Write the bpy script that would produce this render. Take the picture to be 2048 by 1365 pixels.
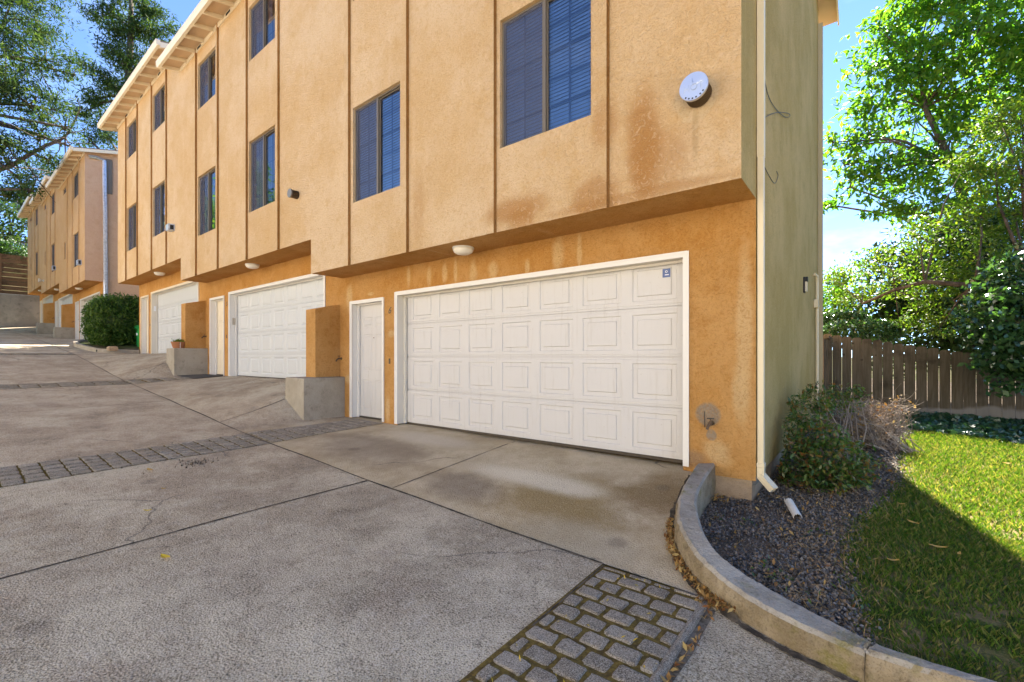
import bpy, math, random
import numpy as np
from mathutils import Vector, Matrix

for o in list(bpy.data.objects): bpy.data.objects.remove(o)
C = bpy.context.scene.collection
SC = bpy.context.scene
random.seed(7)
RNG = np.random.default_rng(11)
R = math.radians

# ------------------------------------------------------------------ camera
FPX, CX, HY = 905.0, 1024.0, 714.0        # focal length in photo pixels, centre column, horizon row
SA, CA = 0.6188, 0.7856                   # heading: camera forward = (-SA, CA)
cam_d = bpy.data.cameras.new('camera')
cam = bpy.data.objects.new('camera', cam_d); C.objects.link(cam)
cam_d.sensor_width = 36.0
cam_d.lens = FPX / 2048 * 36.0
cam_d.shift_y = (HY - 682.5) / 2048
cam_d.clip_start = 0.05; cam_d.clip_end = 2000
cam.location = (0, 0, 0)
cam.rotation_euler = (R(90), 0, math.atan2(SA, CA))
SC.camera = cam

# ------------------------------------------------------------------ sky and sun
SUN_EL, SUN_AZ = R(48), math.atan2(-0.224, 1.0)      # azimuth from +Y, negative towards -X
w = bpy.data.worlds.new('World'); SC.world = w; w.use_nodes = True
nt = w.node_tree; nt.nodes.clear()
bg = nt.nodes.new('ShaderNodeBackground'); wo = nt.nodes.new('ShaderNodeOutputWorld')
sky = nt.nodes.new('ShaderNodeTexSky'); sky.sky_type = 'NISHITA'; sky.sun_disc = False
sky.sun_elevation = SUN_EL; sky.sun_rotation = SUN_AZ
sky.air_density = 0.55; sky.dust_density = 0.0; sky.ozone_density = 5.0; sky.altitude = 1200
bg.inputs['Strength'].default_value = 0.075
# thin high clouds low in the sky
tc = nt.nodes.new('ShaderNodeTexCoord'); mp = nt.nodes.new('ShaderNodeMapping')
mp.inputs['Scale'].default_value = (1.6, 1.6, 4.5)
nz = nt.nodes.new('ShaderNodeTexNoise'); nz.inputs['Scale'].default_value = 2.1; nz.inputs['Detail'].default_value = 7; nz.inputs['Roughness'].default_value = 0.62
rp = nt.nodes.new('ShaderNodeValToRGB'); rp.color_ramp.elements[0].position = 0.56; rp.color_ramp.elements[1].position = 0.78
sx = nt.nodes.new('ShaderNodeSeparateXYZ'); mr = nt.nodes.new('ShaderNodeMapRange')
mr.inputs['From Min'].default_value = 0.02; mr.inputs['From Max'].default_value = 0.5; mr.inputs['To Min'].default_value = 0.28; mr.inputs['To Max'].default_value = 0.1
mu = nt.nodes.new('ShaderNodeMath'); mu.operation = 'MULTIPLY'
mx = nt.nodes.new('ShaderNodeMix'); mx.data_type = 'RGBA'
L = nt.links.new
L(tc.outputs['Generated'], mp.inputs['Vector']); L(mp.outputs['Vector'], nz.inputs['Vector'])
L(nz.outputs['Fac'], rp.inputs['Fac']); L(tc.outputs['Generated'], sx.inputs[0]); L(sx.outputs['Z'], mr.inputs['Value'])
L(rp.outputs['Color'], mu.inputs[0]); L(mr.outputs['Result'], mu.inputs[1]); L(mu.outputs[0], mx.inputs['Factor'])
L(sky.outputs['Color'], mx.inputs['A']); mx.inputs['B'].default_value = (6.5, 7.2, 8.2, 1)
L(mx.outputs['Result'], bg.inputs['Color']); L(bg.outputs['Background'], wo.inputs['Surface'])

sun_d = bpy.data.lights.new('sun', 'SUN'); sun_d.energy = 4.6; sun_d.angle = R(0.5); sun_d.color = (1.0, 0.93, 0.82)
sun = bpy.data.objects.new('sun', sun_d); C.objects.link(sun)
sdir = Vector((math.sin(SUN_AZ) * math.cos(SUN_EL), math.cos(SUN_AZ) * math.cos(SUN_EL), math.sin(SUN_EL)))
sun.rotation_euler = sdir.to_track_quat('Z', 'Y').to_euler()
sun.location = sdir * 60

SC.render.engine = 'CYCLES'
SC.view_settings.view_transform = 'Standard'; SC.view_settings.look = 'None'
SC.view_settings.exposure = 2.85; SC.view_settings.gamma = 1.0
SC.cycles.max_bounces = 8; SC.cycles.transparent_max_bounces = 8

# ------------------------------------------------------------------ helpers
def px(x, y, Y=None, z=None, X=None, d=None):
    """world point seen at photo pixel (x,y) on a world plane"""
    xc = (x - CX) / FPX; zc = (HY - y) / FPX
    dx, dy = CA * xc - SA, SA * xc + CA
    if d is None:
        if Y is not None: d = Y / dy
        elif X is not None: d = X / dx
        else: d = z / zc
    return Vector((dx * d, dy * d, zc * d))

class MB:
    def __init__(s): s.v = []; s.f = []
    def add(s, vs, fs):
        n = len(s.v); s.v += [tuple(p) for p in vs]; s.f += [tuple(i + n for i in f) for f in fs]
    def quad(s, a, b, c, d): s.add([a, b, c, d], [(0, 1, 2, 3)])
    def box(s, x0, x1, y0, y1, z0, z1, bev=0.0):
        if bev > 0:
            b = bev; pts = []
            for z, k in ((z0, b), (z0 + b, 0), (z1 - b, 0), (z1, b)):
                pts += [(x0 + k, y0 + k, z), (x1 - k, y0 + k, z), (x1 - k, y1 - k, z), (x0 + k, y1 - k, z)]
            fs = [(3, 2, 1, 0), (12, 13, 14, 15)]
            for l in range(3):
                for i in range(4): fs.append((l * 4 + i, l * 4 + (i + 1) % 4, l * 4 + 4 + (i + 1) % 4, l * 4 + 4 + i))
            s.add(pts, fs); return
        s.add([(x0, y0, z0), (x1, y0, z0), (x1, y1, z0), (x0, y1, z0), (x0, y0, z1), (x1, y0, z1), (x1, y1, z1), (x0, y1, z1)],
              [(3, 2, 1, 0), (4, 5, 6, 7), (0, 1, 5, 4), (1, 2, 6, 5), (2, 3, 7, 6), (3, 0, 4, 7)])
    def prism(s, poly, axis, a, b):
        """poly of 2-D points extruded along axis ('x' poly=(y,z); 'y' poly=(x,z); 'z' poly=(x,y))"""
        def m(p, t):
            return (t, p[0], p[1]) if axis == 'x' else ((p[0], t, p[1]) if axis == 'y' else (p[0], p[1], t))
        n = len(poly); vs = [m(p, a) for p in poly] + [m(p, b) for p in poly]
        s.add(vs, [tuple(range(n))[::-1], tuple(range(n, 2 * n))] + [(i, (i + 1) % n, n + (i + 1) % n, n + i) for i in range(n)])
    def tube(s, path, r, n=8, cap=True):
        path = [Vector(p) for p in path]; rs = r if isinstance(r, (list, tuple)) else [r] * len(path)
        base = len(s.v); up = Vector((0.13, 0.21, 1)).normalized()
        for i, p in enumerate(path):
            t = (path[min(i + 1, len(path) - 1)] - path[max(i - 1, 0)]).normalized()
            a = t.cross(up)
            if a.length < 1e-3: a = t.cross(Vector((1, 0, 0)))
            a.normalize(); b = t.cross(a)
            for k in range(n):
                q = 2 * math.pi * k / n
                s.v.append(tuple(p + (a * math.cos(q) + b * math.sin(q)) * rs[i]))
        for i in range(len(path) - 1):
            for k in range(n):
                s.f.append((base + i * n + k, base + i * n + (k + 1) % n, base + (i + 1) * n + (k + 1) % n, base + (i + 1) * n + k))
        if cap:
            s.f.append(tuple(base + k for k in range(n))[::-1]); m = base + (len(path) - 1) * n
            s.f.append(tuple(m + k for k in range(n)))
    def lathe(s, c, prof, axis='z', n=24, sgn=1):
        """prof: list of (radius, offset along axis)"""
        base = len(s.v); c = Vector(c)
        for r_, h in prof:
            for k in range(n):
                q = 2 * math.pi * k / n; u, v_ = r_ * math.cos(q), r_ * math.sin(q)
                s.v.append(tuple(c + (Vector((u, v_, h * sgn)) if axis == 'z' else (Vector((u, h * sgn, v_)) if axis == 'y' else Vector((h * sgn, u, v_))))))
        for i in range(len(prof) - 1):
            for k in range(n):
                s.f.append((base + i * n + k, base + i * n + (k + 1) % n, base + (i + 1) * n + (k + 1) % n, base + (i + 1) * n + k))
        s.f.append(tuple(base + k for k in range(n))); m = base + (len(prof) - 1) * n
        s.f.append(tuple(m + k for k in range(n)))
    def build(s, name, mat, parent=None, smooth=False, fix=True):
        return mesh_obj(name, s.v, s.f, mat, parent, smooth, fix)

def wloc(o):
    p = Vector((0, 0, 0))
    while o is not None: p += o.location; o = o.parent
    return p

def mesh_obj(name, vs, fs, mat, parent=None, smooth=False, fix=False):
    me = bpy.data.meshes.new(name)
    off = wloc(parent)
    if isinstance(vs, np.ndarray):
        vs = vs - np.array(off)
        k = fs.shape[1]; nf = len(fs)
        me.vertices.add(len(vs)); me.vertices.foreach_set('co', vs.astype(np.float32).ravel())
        me.loops.add(nf * k); me.loops.foreach_set('vertex_index', fs.astype(np.int32).ravel())
        me.polygons.add(nf); me.polygons.foreach_set('loop_start', np.arange(nf, dtype=np.int32) * k)
        me.update(calc_edges=True)
    else:
        me.from_pydata([tuple(Vector(p) - off) for p in vs], [], fs); me.update()
    if fix:
        import bmesh
        bm = bmesh.new(); bm.from_mesh(me); bmesh.ops.recalc_face_normals(bm, faces=bm.faces); bm.to_mesh(me); bm.free()
    if smooth:
        me.polygons.foreach_set('use_smooth', [True] * len(me.polygons))
    me.materials.append(mat)
    o = bpy.data.objects.new(name, me); C.objects.link(o)
    if parent: o.parent = parent
    return o

def tag(o, label=None, cat=None, group=None, kind=None):
    if label: o['label'] = label
    if cat: o['category'] = cat
    if group: o['group'] = group
    if kind: o['kind'] = kind
    return o
def thing(name, label, cat, loc=(0, 0, 0), group=None):
    o = bpy.data.objects.new(name, None); C.objects.link(o); o.location = loc; o.empty_display_size = 0.1
    return tag(o, label, cat, group)
def grp(o, label):     # label a part
    o['label'] = label; return o

# ------------------------------------------------------------------ materials
class NT:
    def __init__(s, name):
        s.m = bpy.data.materials.new(name); s.m.use_nodes = True; s.t = s.m.node_tree; s.t.nodes.clear()
        s.out = s.n('ShaderNodeOutputMaterial'); s.p = s.n('ShaderNodeBsdfPrincipled')
        s.l(s.p.outputs[0], s.out.inputs[0]); s.pos = None
    def n(s, t, **k):
        nd = s.t.nodes.new(t)
        for a, b in k.items(): setattr(nd, a, b)
        return nd
    def l(s, a, b): s.t.links.new(a, b)
    def P(s):
        if s.pos is None: s.pos = s.n('ShaderNodeNewGeometry').outputs['Position']
        return s.pos
    def vec(s, scale=(1, 1, 1), loc=(0, 0, 0), src=None):
        m = s.n('ShaderNodeMapping'); m.inputs['Scale'].default_value = scale; m.inputs['Location'].default_value = loc
        s.l(src or s.P(), m.inputs[0]); return m.outputs[0]
    def noise(s, sc, det=4, ro=0.55, scale=(1, 1, 1), loc=(0, 0, 0), dist=0.0):
        t = s.n('ShaderNodeTexNoise'); t.inputs['Scale'].default_value = sc; t.inputs['Detail'].default_value = det
        t.inputs['Roughness'].default_value = ro; t.inputs['Distortion'].default_value = dist
        s.l(s.vec(scale, loc), t.inputs['Vector']); return t.outputs['Fac']
    def vor(s, sc, feat='F1', scale=(1, 1, 1), out='Distance', rnd=1.0):
        t = s.n('ShaderNodeTexVoronoi'); t.feature = feat; t.inputs['Scale'].default_value = sc
        t.inputs['Randomness'].default_value = rnd
        s.l(s.vec(scale), t.inputs['Vector']); return t.outputs[out]
    def ramp(s, f, a, b, c0=0.0, c1=1.0):
        m = s.n('ShaderNodeMapRange'); m.interpolation_type = 'SMOOTHSTEP'
        m.inputs['From Min'].default_value = a; m.inputs['From Max'].default_value = b
        m.inputs['To Min'].default_value = c0; m.inputs['To Max'].default_value = c1
        s.l(f, m.inputs['Value']); return m.outputs[0]
    def math(s, op, a, b=None):
        m = s.n('ShaderNodeMath'); m.operation = op
        for i, v in enumerate((a, b)):
            if v is None: continue
            if isinstance(v, (int, float)): m.inputs[i].default_value = v
            else: s.l(v, m.inputs[i])
        return m.outputs[0]
    def mix(s, f, a, b, mode='MIX'):
        m = s.n('ShaderNodeMix'); m.data_type = 'RGBA'; m.blend_type = mode
        if isinstance(f, (int, float)): m.inputs['Factor'].default_value = f
        else: s.l(f, m.inputs['Factor'])
        for k, v in (('A', a), ('B', b)):
            if isinstance(v, tuple): m.inputs[k].default_value = (*v[:3], 1)
            else: s.l(v, m.inputs[k])
        return m.outputs['Result']
    def spot(s, cx, cy, cz, rx, ry, rz, soft=0.35, nf=None, na=0.5):
        """0..1 mask: blob of radii r about a world point, edge broken by noise"""
        v = s.vec((1 / rx, 1 / ry, 1 / rz), (-cx / rx, -cy / ry, -cz / rz))
        ln = s.n('ShaderNodeVectorMath'); ln.operation = 'LENGTH'; s.l(v, ln.inputs[0]); d = ln.outputs['Value']
        if nf is not None: d = s.math('ADD', d, s.math('MULTIPLY', s.math('SUBTRACT', nf, 0.5), na * 2))
        return s.ramp(d, 1 - soft, 1 + soft, 1, 0)
    def bump(s, h, st=0.3, dist=0.01):
        b = s.n('ShaderNodeBump'); b.inputs['Strength'].default_value = st; b.inputs['Distance'].default_value = dist
        s.l(h, b.inputs['Height']); s.l(b.outputs[0], s.p.inputs['Normal'])
    def col(s, c):
        if isinstance(c, tuple): s.p.inputs['Base Color'].default_value = (*c[:3], 1)
        else: s.l(c, s.p.inputs['Base Color'])
    def rough(s, r, spec=0.3):
        if isinstance(r, (int, float)): s.p.inputs['Roughness'].default_value = r
        else: s.l(r, s.p.inputs['Roughness'])
        s.p.inputs['Specular IOR Level'].default_value = spec

def stucco(name, base, dark, light, stains=None, scale_mul=1.0):
    k = NT(name)
    big = k.noise(0.8, 5, 0.6, loc=(3, 0, 1)); mid = k.noise(3.2, 5, 0.6); streak = k.noise(2.0, 4, 0.6, scale=(2.6, 2.6, 0.3))
    c = k.mix(k.ramp(big, 0.35, 0.68), base, light)
    c = k.mix(k.ramp(mid, 0.5, 0.75, 0, 0.55), c, dark)
    c = k.mix(k.ramp(streak, 0.52, 0.75, 0, 0.4), c, light)
    if stains: c = stains(k, c, mid)
    grain = k.noise(60 * scale_mul, 3, 0.75)
    tro = k.noise(17 * scale_mul, 5, 0.65, dist=1.4)
    c = k.mix(k.ramp(tro, 0.50, 0.66, 0, 0.42), c, dark); c = k.mix(k.ramp(tro, 0.47, 0.36, 0, 0.4), c, light)  # trowel relief: its shade and highlights mixed into the colour
    dk2 = tuple(v * .62 for v in dark)
    c = k.mix(k.ramp(grain, 0.33, 0.47, 0.34, 0), c, dk2)  # pits darkened in the colour, for shade the bump barely gives
    k.col(c); k.rough(0.92, 0.15)
    h = k.math('ADD', k.math('MULTIPLY', tro, 1.0), k.math('MULTIPLY', grain, 0.6))
    k.bump(h, 1.0, 0.035); return k.m

PEACH, PEACH_D, PEACH_L = (0.64, 0.425, 0.215), (0.57, 0.335, 0.13), (0.72, 0.525, 0.32)
OCH, OCH_D, OCH_L = (0.51, 0.245, 0.06), (0.40, 0.17, 0.032), (0.60, 0.33, 0.115)

def st_up(k, c, nf):
    wet = (0.40, 0.175, 0.04)
    for (cx, cz, rx, rz, a) in ((-1.78, 2.15, .17, .55, .75), (-1.62, 1.95, .30, .30, .5), (-3.4, 1.80, .42, .16, .7), (-3.3, 1.66, .2, .16, .6),
                                (-2.3, 1.74, .28, .20, .6), (-2.2, 2.45, .15, .25, .45), (-5.2, 2.2, .12, .5, .3), (-1.9, 1.63, 1.0, .06, .5)):
        m = k.spot(cx, 4.38, cz, rx, 2, rz, 0.5, nf, 0.6); c = k.mix(k.math('MULTIPLY', m, a), c, wet)
    m = k.spot(-1.27, 4.38, 2.40, .20, 2, .20, 0.12, nf, 0.45); c = k.mix(k.math('MULTIPLY', m, .75), c, (0.62, 0.46, 0.27))
    m = k.spot(-1.27, 4.38, 2.08, .03, 2, .22, 0.5, nf, 0.4); c = k.mix(k.math('MULTIPLY', m, .5), c, (0.42, 0.27, 0.12))
    return c
def st_low(k, c, nf):
    pale = (0.66, 0.45, 0.22)
    sp = [(-6.25, 1.40, .045, .16), (-5.72, 1.33, .05, .15), (-5.35, 1.33, .05, .16), (-5.1, 1.36, .035, .2), (-4.72, 1.30, .07, .16), (-4.32, 1.26, .08, .13),
          (-3.7, 1.24, .04, .1), (-3.2, 1.34, .09, .2), (-2.88, 1.33, .035, .2), (-8.06, 1.15, .10, .26), (-6.72, .42, .12, .06), (-8.1, -.45, .1, .08),
          (-8.05, -1.0, .04, .25), (-6.83, -.95, .06, .22), (-.98, .25, .07, .75), (-1.03, -.35, .07, .25), (-7.35, 1.18, .1, .03), (-1.25, -1.0, .14, .12)]
    for (cx, cz, rx, rz) in sp:
        m = k.spot(cx, 5.04, cz, rx, 2, rz, 0.45, nf, 0.7); c = k.mix(k.math('MULTIPLY', m, .75), c, pale)
    # pale bead of old render round the garage trim
    m = k.spot(-1.24, 5.04, -.92, .16, 2, .10, .3, nf, .6)
    m = k.spot(-1.33, 5.04, -.62, .12, 2, .13, .15, nf, .5); c = k.mix(m, c, (0.33, 0.25, 0.17))
    m = k.spot(-1.3, 5.04, -.82, .05, 2, .06, .2, nf, .9); c = k.mix(m, c, (0.34, 0.26, 0.18))
    m = k.spot(-1.48, 5.04, -1.1, .14, 2, .10, .4, nf, .6); c = k.mix(k.math('MULTIPLY', m, .7), c, (0.30, 0.20, 0.12))
    return c

M = {}
M['peach'] = stucco('peach_stucco', PEACH, PEACH_D, PEACH_L, st_up)
M['ochre'] = stucco('ochre_stucco', OCH, OCH_D, OCH_L, st_low)
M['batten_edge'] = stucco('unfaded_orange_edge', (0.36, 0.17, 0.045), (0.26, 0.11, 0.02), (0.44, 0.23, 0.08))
M['green_stucco'] = stucco('weathered_green_stucco', (0.50, 0.355, 0.125), (0.41, 0.295, 0.095), (0.64, 0.46, 0.20), scale_mul=1.6)
M['pale_peach'] = stucco('pale_peach_stucco', (0.56, 0.35, 0.17), (0.49, 0.28, 0.12), (0.60, 0.40, 0.23))
M['pink_stucco'] = stucco('pink_stucco', (0.56, 0.35, 0.23), (0.49, 0.30, 0.17), (0.60, 0.40, 0.27))

def paint(name, c, r=0.5, dirt=0.12, dcol=(0.4, 0.33, 0.22), streak=0.0):
    k = NT(name); n = k.noise(5, 5, 0.65, scale=(1, 1, .5)); g = k.noise(60, 3)
    cc = k.mix(k.ramp(n, 0.5, 0.8, 0, dirt * 2), c, dcol)
    if streak:
        st_ = k.noise(3.0, 5, .65, scale=(6, 6, .35)); cc = k.mix(k.ramp(st_, .52, .74, 0, streak), cc, dcol)
        sc_ = k.noise(22, 4, .7); cc = k.mix(k.ramp(sc_, .64, .72, 0, streak * 1.4), cc, dcol)
    k.col(cc); k.rough(r, 0.35); k.bump(g, 0.06, 0.003); return k.m
M['white'] = paint('white_paint', (0.70, 0.665, 0.61), 0.45, 0.05)
M['door_white'] = paint('garage_door_paint', (0.55, 0.525, 0.50), 0.42, 0.05, (0.36, 0.31, 0.25), .32)
M['door_cool'] = paint('newer_garage_door_paint', (0.54, 0.545, 0.54), 0.4, 0.03, (0.36, 0.33, 0.29), .2)
M['cream'] = paint('cream_trim_paint', (0.72, 0.62, 0.46), 0.5, 0.10)
M['far_wall'] = paint('cream_render', (0.62, 0.60, 0.54), 0.9, 0.1)
M['jamb'] = paint('jamb_paint', (0.66, 0.61, 0.52), 0.5, 0.08)
M['pipe'] = paint('downspout_paint', (0.68, 0.57, 0.38), 0.45, 0.08)
M['tan_pipe'] = paint('tan_downspout_paint', (0.42, 0.34, 0.20), 0.6, 0.1)
M['wood_under'] = paint('painted_eave_boards', (0.58, 0.42, 0.27), 0.7, 0.15)
M['bronze'] = paint('bronze_aluminium', (0.14, 0.115, 0.085), 0.4, 0.05, (0.08, 0.07, 0.05))
M['dark'] = paint('dark_opening', (0.02, 0.018, 0.015), 0.8, 0)
M['black'] = paint('black_metal', (0.02, 0.02, 0.022), 0.4, 0)
M['vent_dark'] = paint('dark_mesh', (0.06, 0.045, 0.03), 0.6, 0.1, (0.2, 0.15, 0.08))
M['blue_label'] = paint('blue_label', (0.10, 0.14, 0.30), 0.5, 0)
M['label_white'] = paint('label_white', (0.75, 0.76, 0.78), 0.5, 0)
M['tan_box'] = paint('tan_plastic', (0.42, 0.36, 0.28), 0.5, 0)
M['green_bin'] = paint('green_plastic', (0.015, 0.30, 0.07), 0.4, 0)
M['terracotta'] = paint('terracotta', (0.33, 0.13, 0.05), 0.7, 0.1)
M['rubber'] = paint('rubber_mat', (0.06, 0.055, 0.05), 0.9, 0)
M['brass'] = paint('brown_bronze', (0.10, 0.06, 0.03), 0.4, 0)
M['curtain'] = paint('curtain_cloth', (0.45, 0.40, 0.36), 0.9, 0.1)
M['red_curtain'] = paint('red_curtain_cloth', (0.22, 0.04, 0.04), 0.9, 0)
M['blind'] = paint('blind_vinyl', (0.72, 0.74, 0.78), 0.6, 0)
M['muntin'] = paint('window_grid', (0.16, 0.18, 0.24), 0.5, 0)
M['roof'] = paint('roof_shingle', (0.16, 0.12, 0.10), 0.9, 0.2)
M['plastic_white'] = paint('broken_white_plastic', (0.74, 0.68, 0.58), 0.5, 0.2)
M['diffuser'] = paint('light_diffuser', (0.78, 0.72, 0.62), 0.4, 0.06)

k = NT('steel'); k.col((0.62, 0.66, 0.74)); k.p.inputs['Metallic'].default_value = 1.0; k.rough(0.38); k.bump(k.noise(40, 3), .05, .002); M['steel'] = k.m
k = NT('dull_steel'); k.col((0.22, 0.21, 0.20)); k.p.inputs['Metallic'].default_value = .8; k.rough(0.4); M['dull_steel'] = k.m
k = NT('galvanised'); k.col(k.mix(k.ramp(k.noise(12, 4), .4, .7), (0.55, 0.6, 0.7), (0.4, 0.44, 0.5))); k.p.inputs['Metallic'].default_value = 0.7; k.rough(0.4); M['galv'] = k.m

def glass():
    k = NT('window_glass'); k.t.nodes.remove(k.p)
    tr = k.n('ShaderNodeBsdfTransparent'); tr.inputs[0].default_value = (0.34, 0.50, 0.80, 1)
    gl = k.n('ShaderNodeBsdfGlossy'); gl.inputs['Roughness'].default_value = 0.015; gl.inputs['Color'].default_value = (1, 1, 1, 1)
    fr = k.n('ShaderNodeFresnel'); fr.inputs['IOR'].default_value = 2.2
    b = k.n('ShaderNodeBump'); b.inputs['Strength'].default_value = 0.05; b.inputs['Distance'].default_value = 0.02; k.l(k.noise(1.6, 2), b.inputs['Height'])
    k.l(b.outputs[0], gl.inputs['Normal'])
    mxs = k.n('ShaderNodeMixShader'); k.l(fr.outputs[0], mxs.inputs[0]); k.l(tr.outputs[0], mxs.inputs[1]); k.l(gl.outputs[0], mxs.inputs[2]); k.l(mxs.outputs[0], k.out.inputs[0])
    return k.m
M['glass'] = glass()
def screen():
    k = NT('insect_screen'); k.t.nodes.remove(k.p)
    tr = k.n('ShaderNodeBsdfTransparent'); df = k.n('ShaderNodeBsdfDiffuse'); df.inputs[0].default_value = (0.10, 0.11, 0.16, 1)
    mxs = k.n('ShaderNodeMixShader'); mxs.inputs[0].default_value = 0.45
    k.l(tr.outputs[0], mxs.inputs[1]); k.l(df.outputs[0], mxs.inputs[2]); k.l(mxs.outputs[0], k.out.inputs[0]); return k.m
M['screen'] = screen()

def concrete_drive():
    k = NT('driveway_concrete')
    big = k.noise(0.35, 5, 0.62); mid = k.noise(1.3, 7, 0.68, loc=(5, 2, 0)); fine = k.noise(9, 5, 0.7)
    sx_ = k.n('ShaderNodeSeparateXYZ'); k.l(k.P(), sx_.inputs[0])
    left = k.ramp(sx_.outputs['X'], -9.0, -2.0, 1, 0)
    near = k.mix(k.ramp(big, .35, .68), (0.34, 0.275, 0.178), (0.45, 0.375, 0.262))
    far = k.mix(k.ramp(big, .35, .68), (0.41, 0.300, 0.187), (0.50, 0.385, 0.255))
    c = k.mix(left, near, far)
    c = k.mix(k.ramp(mid, .44, .66, 0, .85), c, (0.62, 0.53, 0.37))
    c = k.mix(k.ramp(mid, .50, .28, 0, .7), c, (0.185, 0.142, 0.088))
    c = k.mix(k.ramp(fine, .50, .70, 0, .45), c, (0.48, 0.42, 0.33)); c = k.mix(k.ramp(fine, .48, .32, 0, .4), c, (0.14, 0.105, 0.07))
    rb = k.noise(.9, 5, .6, loc=(8, 8, 0)); c = k.mix(k.ramp(rb, .55, .72, 0, .4), c, (0.26, 0.175, 0.115))
    # smoother, paler and stained apron in front of the near garage
    ap = k.math('MULTIPLY', k.ramp(sx_.outputs['Y'], 3.0, 3.02), k.ramp(sx_.outputs['X'], -8.2, -7.6))
    apc = k.mix(k.ramp(mid, .35, .7), (0.42, 0.325, 0.19), (0.58, 0.475, 0.315))
    c = k.mix(k.math('MULTIPLY', ap, .85), c, apc)
    for (cx, cy, rx, ry, col_, a) in ((-2.4, 3.75, .75, .55, (0.26, 0.17, 0.05), .85), (-2.9, 4.05, .8, .22, (0.72, 0.64, 0.48), .8), (-1.6, 4.3, .35, .5, (0.20, 0.125, 0.04), .85),
                                      (-3.4, 3.5, .5, .3, (0.16, 0.12, 0.085), .6), (-5.6, 3.8, 1.1, .5, (0.17, 0.13, 0.10), .5), (-5.3, 4.6, .8, .25, (0.62, 0.54, 0.42), .6), (-1.9, 3.2, .5, .25, (0.40, 0.35, 0.25), .4)):
        m = k.spot(cx, cy, -1.3, rx, ry, 3, .5, mid, .8); c = k.mix(k.math('MULTIPLY', m, a), c, col_)
    wob = k.n('ShaderNodeTexNoise'); wob.inputs['Scale'].default_value = 1.8; wob.inputs['Detail'].default_value = 5; k.l(k.P(), wob.inputs['Vector'])
    wm = k.n('ShaderNodeVectorMath'); wm.operation = 'MULTIPLY_ADD'; k.l(wob.outputs['Color'], wm.inputs[0]); wm.inputs[1].default_value = (.55, .55, 0); k.l(k.P(), wm.inputs[2])
    vo = k.n('ShaderNodeTexVoronoi'); vo.feature = 'DISTANCE_TO_EDGE'; vo.inputs['Scale'].default_value = .23; k.l(wm.outputs[0], vo.inputs['Vector'])
    crk = k.math('MULTIPLY', k.ramp(vo.outputs['Distance'], .0035, .0008), k.ramp(k.noise(.9, 2), .5, .56)); c = k.mix(k.math('MULTIPLY', crk, .7), c, (0.09, 0.07, 0.05))
    drp = k.ramp(k.vor(.9), .10, .04); c = k.mix(k.math('MULTIPLY', drp, .4), c, (0.11, 0.085, 0.06))
    sp = k.noise(95, 3, 0.75); sp2 = k.vor(85)
    sm = k.math('SUBTRACT', 1.0, k.math('MULTIPLY', ap, .65)); c = k.mix(k.math('MULTIPLY', sm, k.ramp(sp, .50, .62, 0, .7)), c, (0.60, 0.53, 0.42))
    c = k.mix(k.math('MULTIPLY', sm, k.ramp(sp, .49, .36, 0, .85)), c, (0.055, 0.043, 0.03))
    k.col(c); k.rough(0.88, 0.2)
    k.bump(k.math('ADD', sp2, k.math('MULTIPLY', sp, 1.2)), 0.7, 0.008); return k.m
M['drive'] = concrete_drive()

def concrete(name, a, b, dirt, sc=1.0, moss=0.0):
    k = NT(name); n1 = k.noise(1.7 * sc, 6, .65); n2 = k.noise(6 * sc, 5, .7, loc=(2, 2, 2)); g = k.noise(120, 2); pit = k.vor(45)
    c = k.mix(k.ramp(n1, .35, .65), a, b); c = k.mix(k.ramp(n2, .52, .76, 0, .7), c, dirt)
    if moss: c = k.mix(k.ramp(k.noise(3.4, 5, .7, loc=(9, 1, 1)), .52, .7, 0, moss), c, (0.17, 0.15, 0.035))
    c = k.mix(k.ramp(g, .5, .68, 0, .3), c, b)
    c = k.mix(k.ramp(g, .44, .32, 0, .4), c, dirt)
    k.col(c); k.rough(.9, .2); k.bump(k.math('ADD', k.math('MULTIPLY', n2, 1.5), k.math('ADD', pit, g)), .45, .012); return k.m
M['conc'] = concrete('grey_concrete', (0.31, 0.265, 0.20), (0.39, 0.34, 0.265), (0.17, 0.135, 0.095))
M['conc_dark'] = concrete('dark_retaining_concrete', (0.135, 0.135, 0.13), (0.20, 0.20, 0.19), (0.06, 0.06, 0.058), .6)
M['curb'] = concrete('weathered_curb_concrete', (0.25, 0.215, 0.165), (0.38, 0.34, 0.275), (0.11, 0.08, 0.045), 1.6, .9)
M['found'] = concrete('foundation_concrete', (0.36, 0.245, 0.145), (0.43, 0.32, 0.21), (0.18, 0.13, 0.085))
k = NT('cobble_stone'); isl = k.n('ShaderNodeNewGeometry').outputs['Random Per Island']; sp_ = k.noise(150, 3, .8); n_ = k.noise(11, 5, .7)
c = k.mix(isl, (0.28, 0.23, 0.165), (0.40, 0.34, 0.26)); c = k.mix(k.ramp(n_, .48, .68, 0, .7), c, (0.15, 0.115, 0.075))
c = k.mix(k.ramp(sp_, .5, .62, 0, .75), c, (0.62, 0.55, 0.46)); c = k.mix(k.ramp(sp_, .49, .37, 0, .85), c, (0.05, 0.042, 0.035))
k.col(c); k.rough(.9, .2); k.bump(k.math('ADD', sp_, k.math('MULTIPLY', n_, 2)), 1.0, .012); M['stone'] = k.m
k = NT('moss_joint'); n = k.noise(30, 5, .7); k.col(k.mix(k.ramp(n, .35, .65), (0.09, 0.062, 0.028), (0.20, 0.14, 0.04))); k.rough(1, 0); k.bump(n, .8, .01); M['moss'] = k.m
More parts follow.
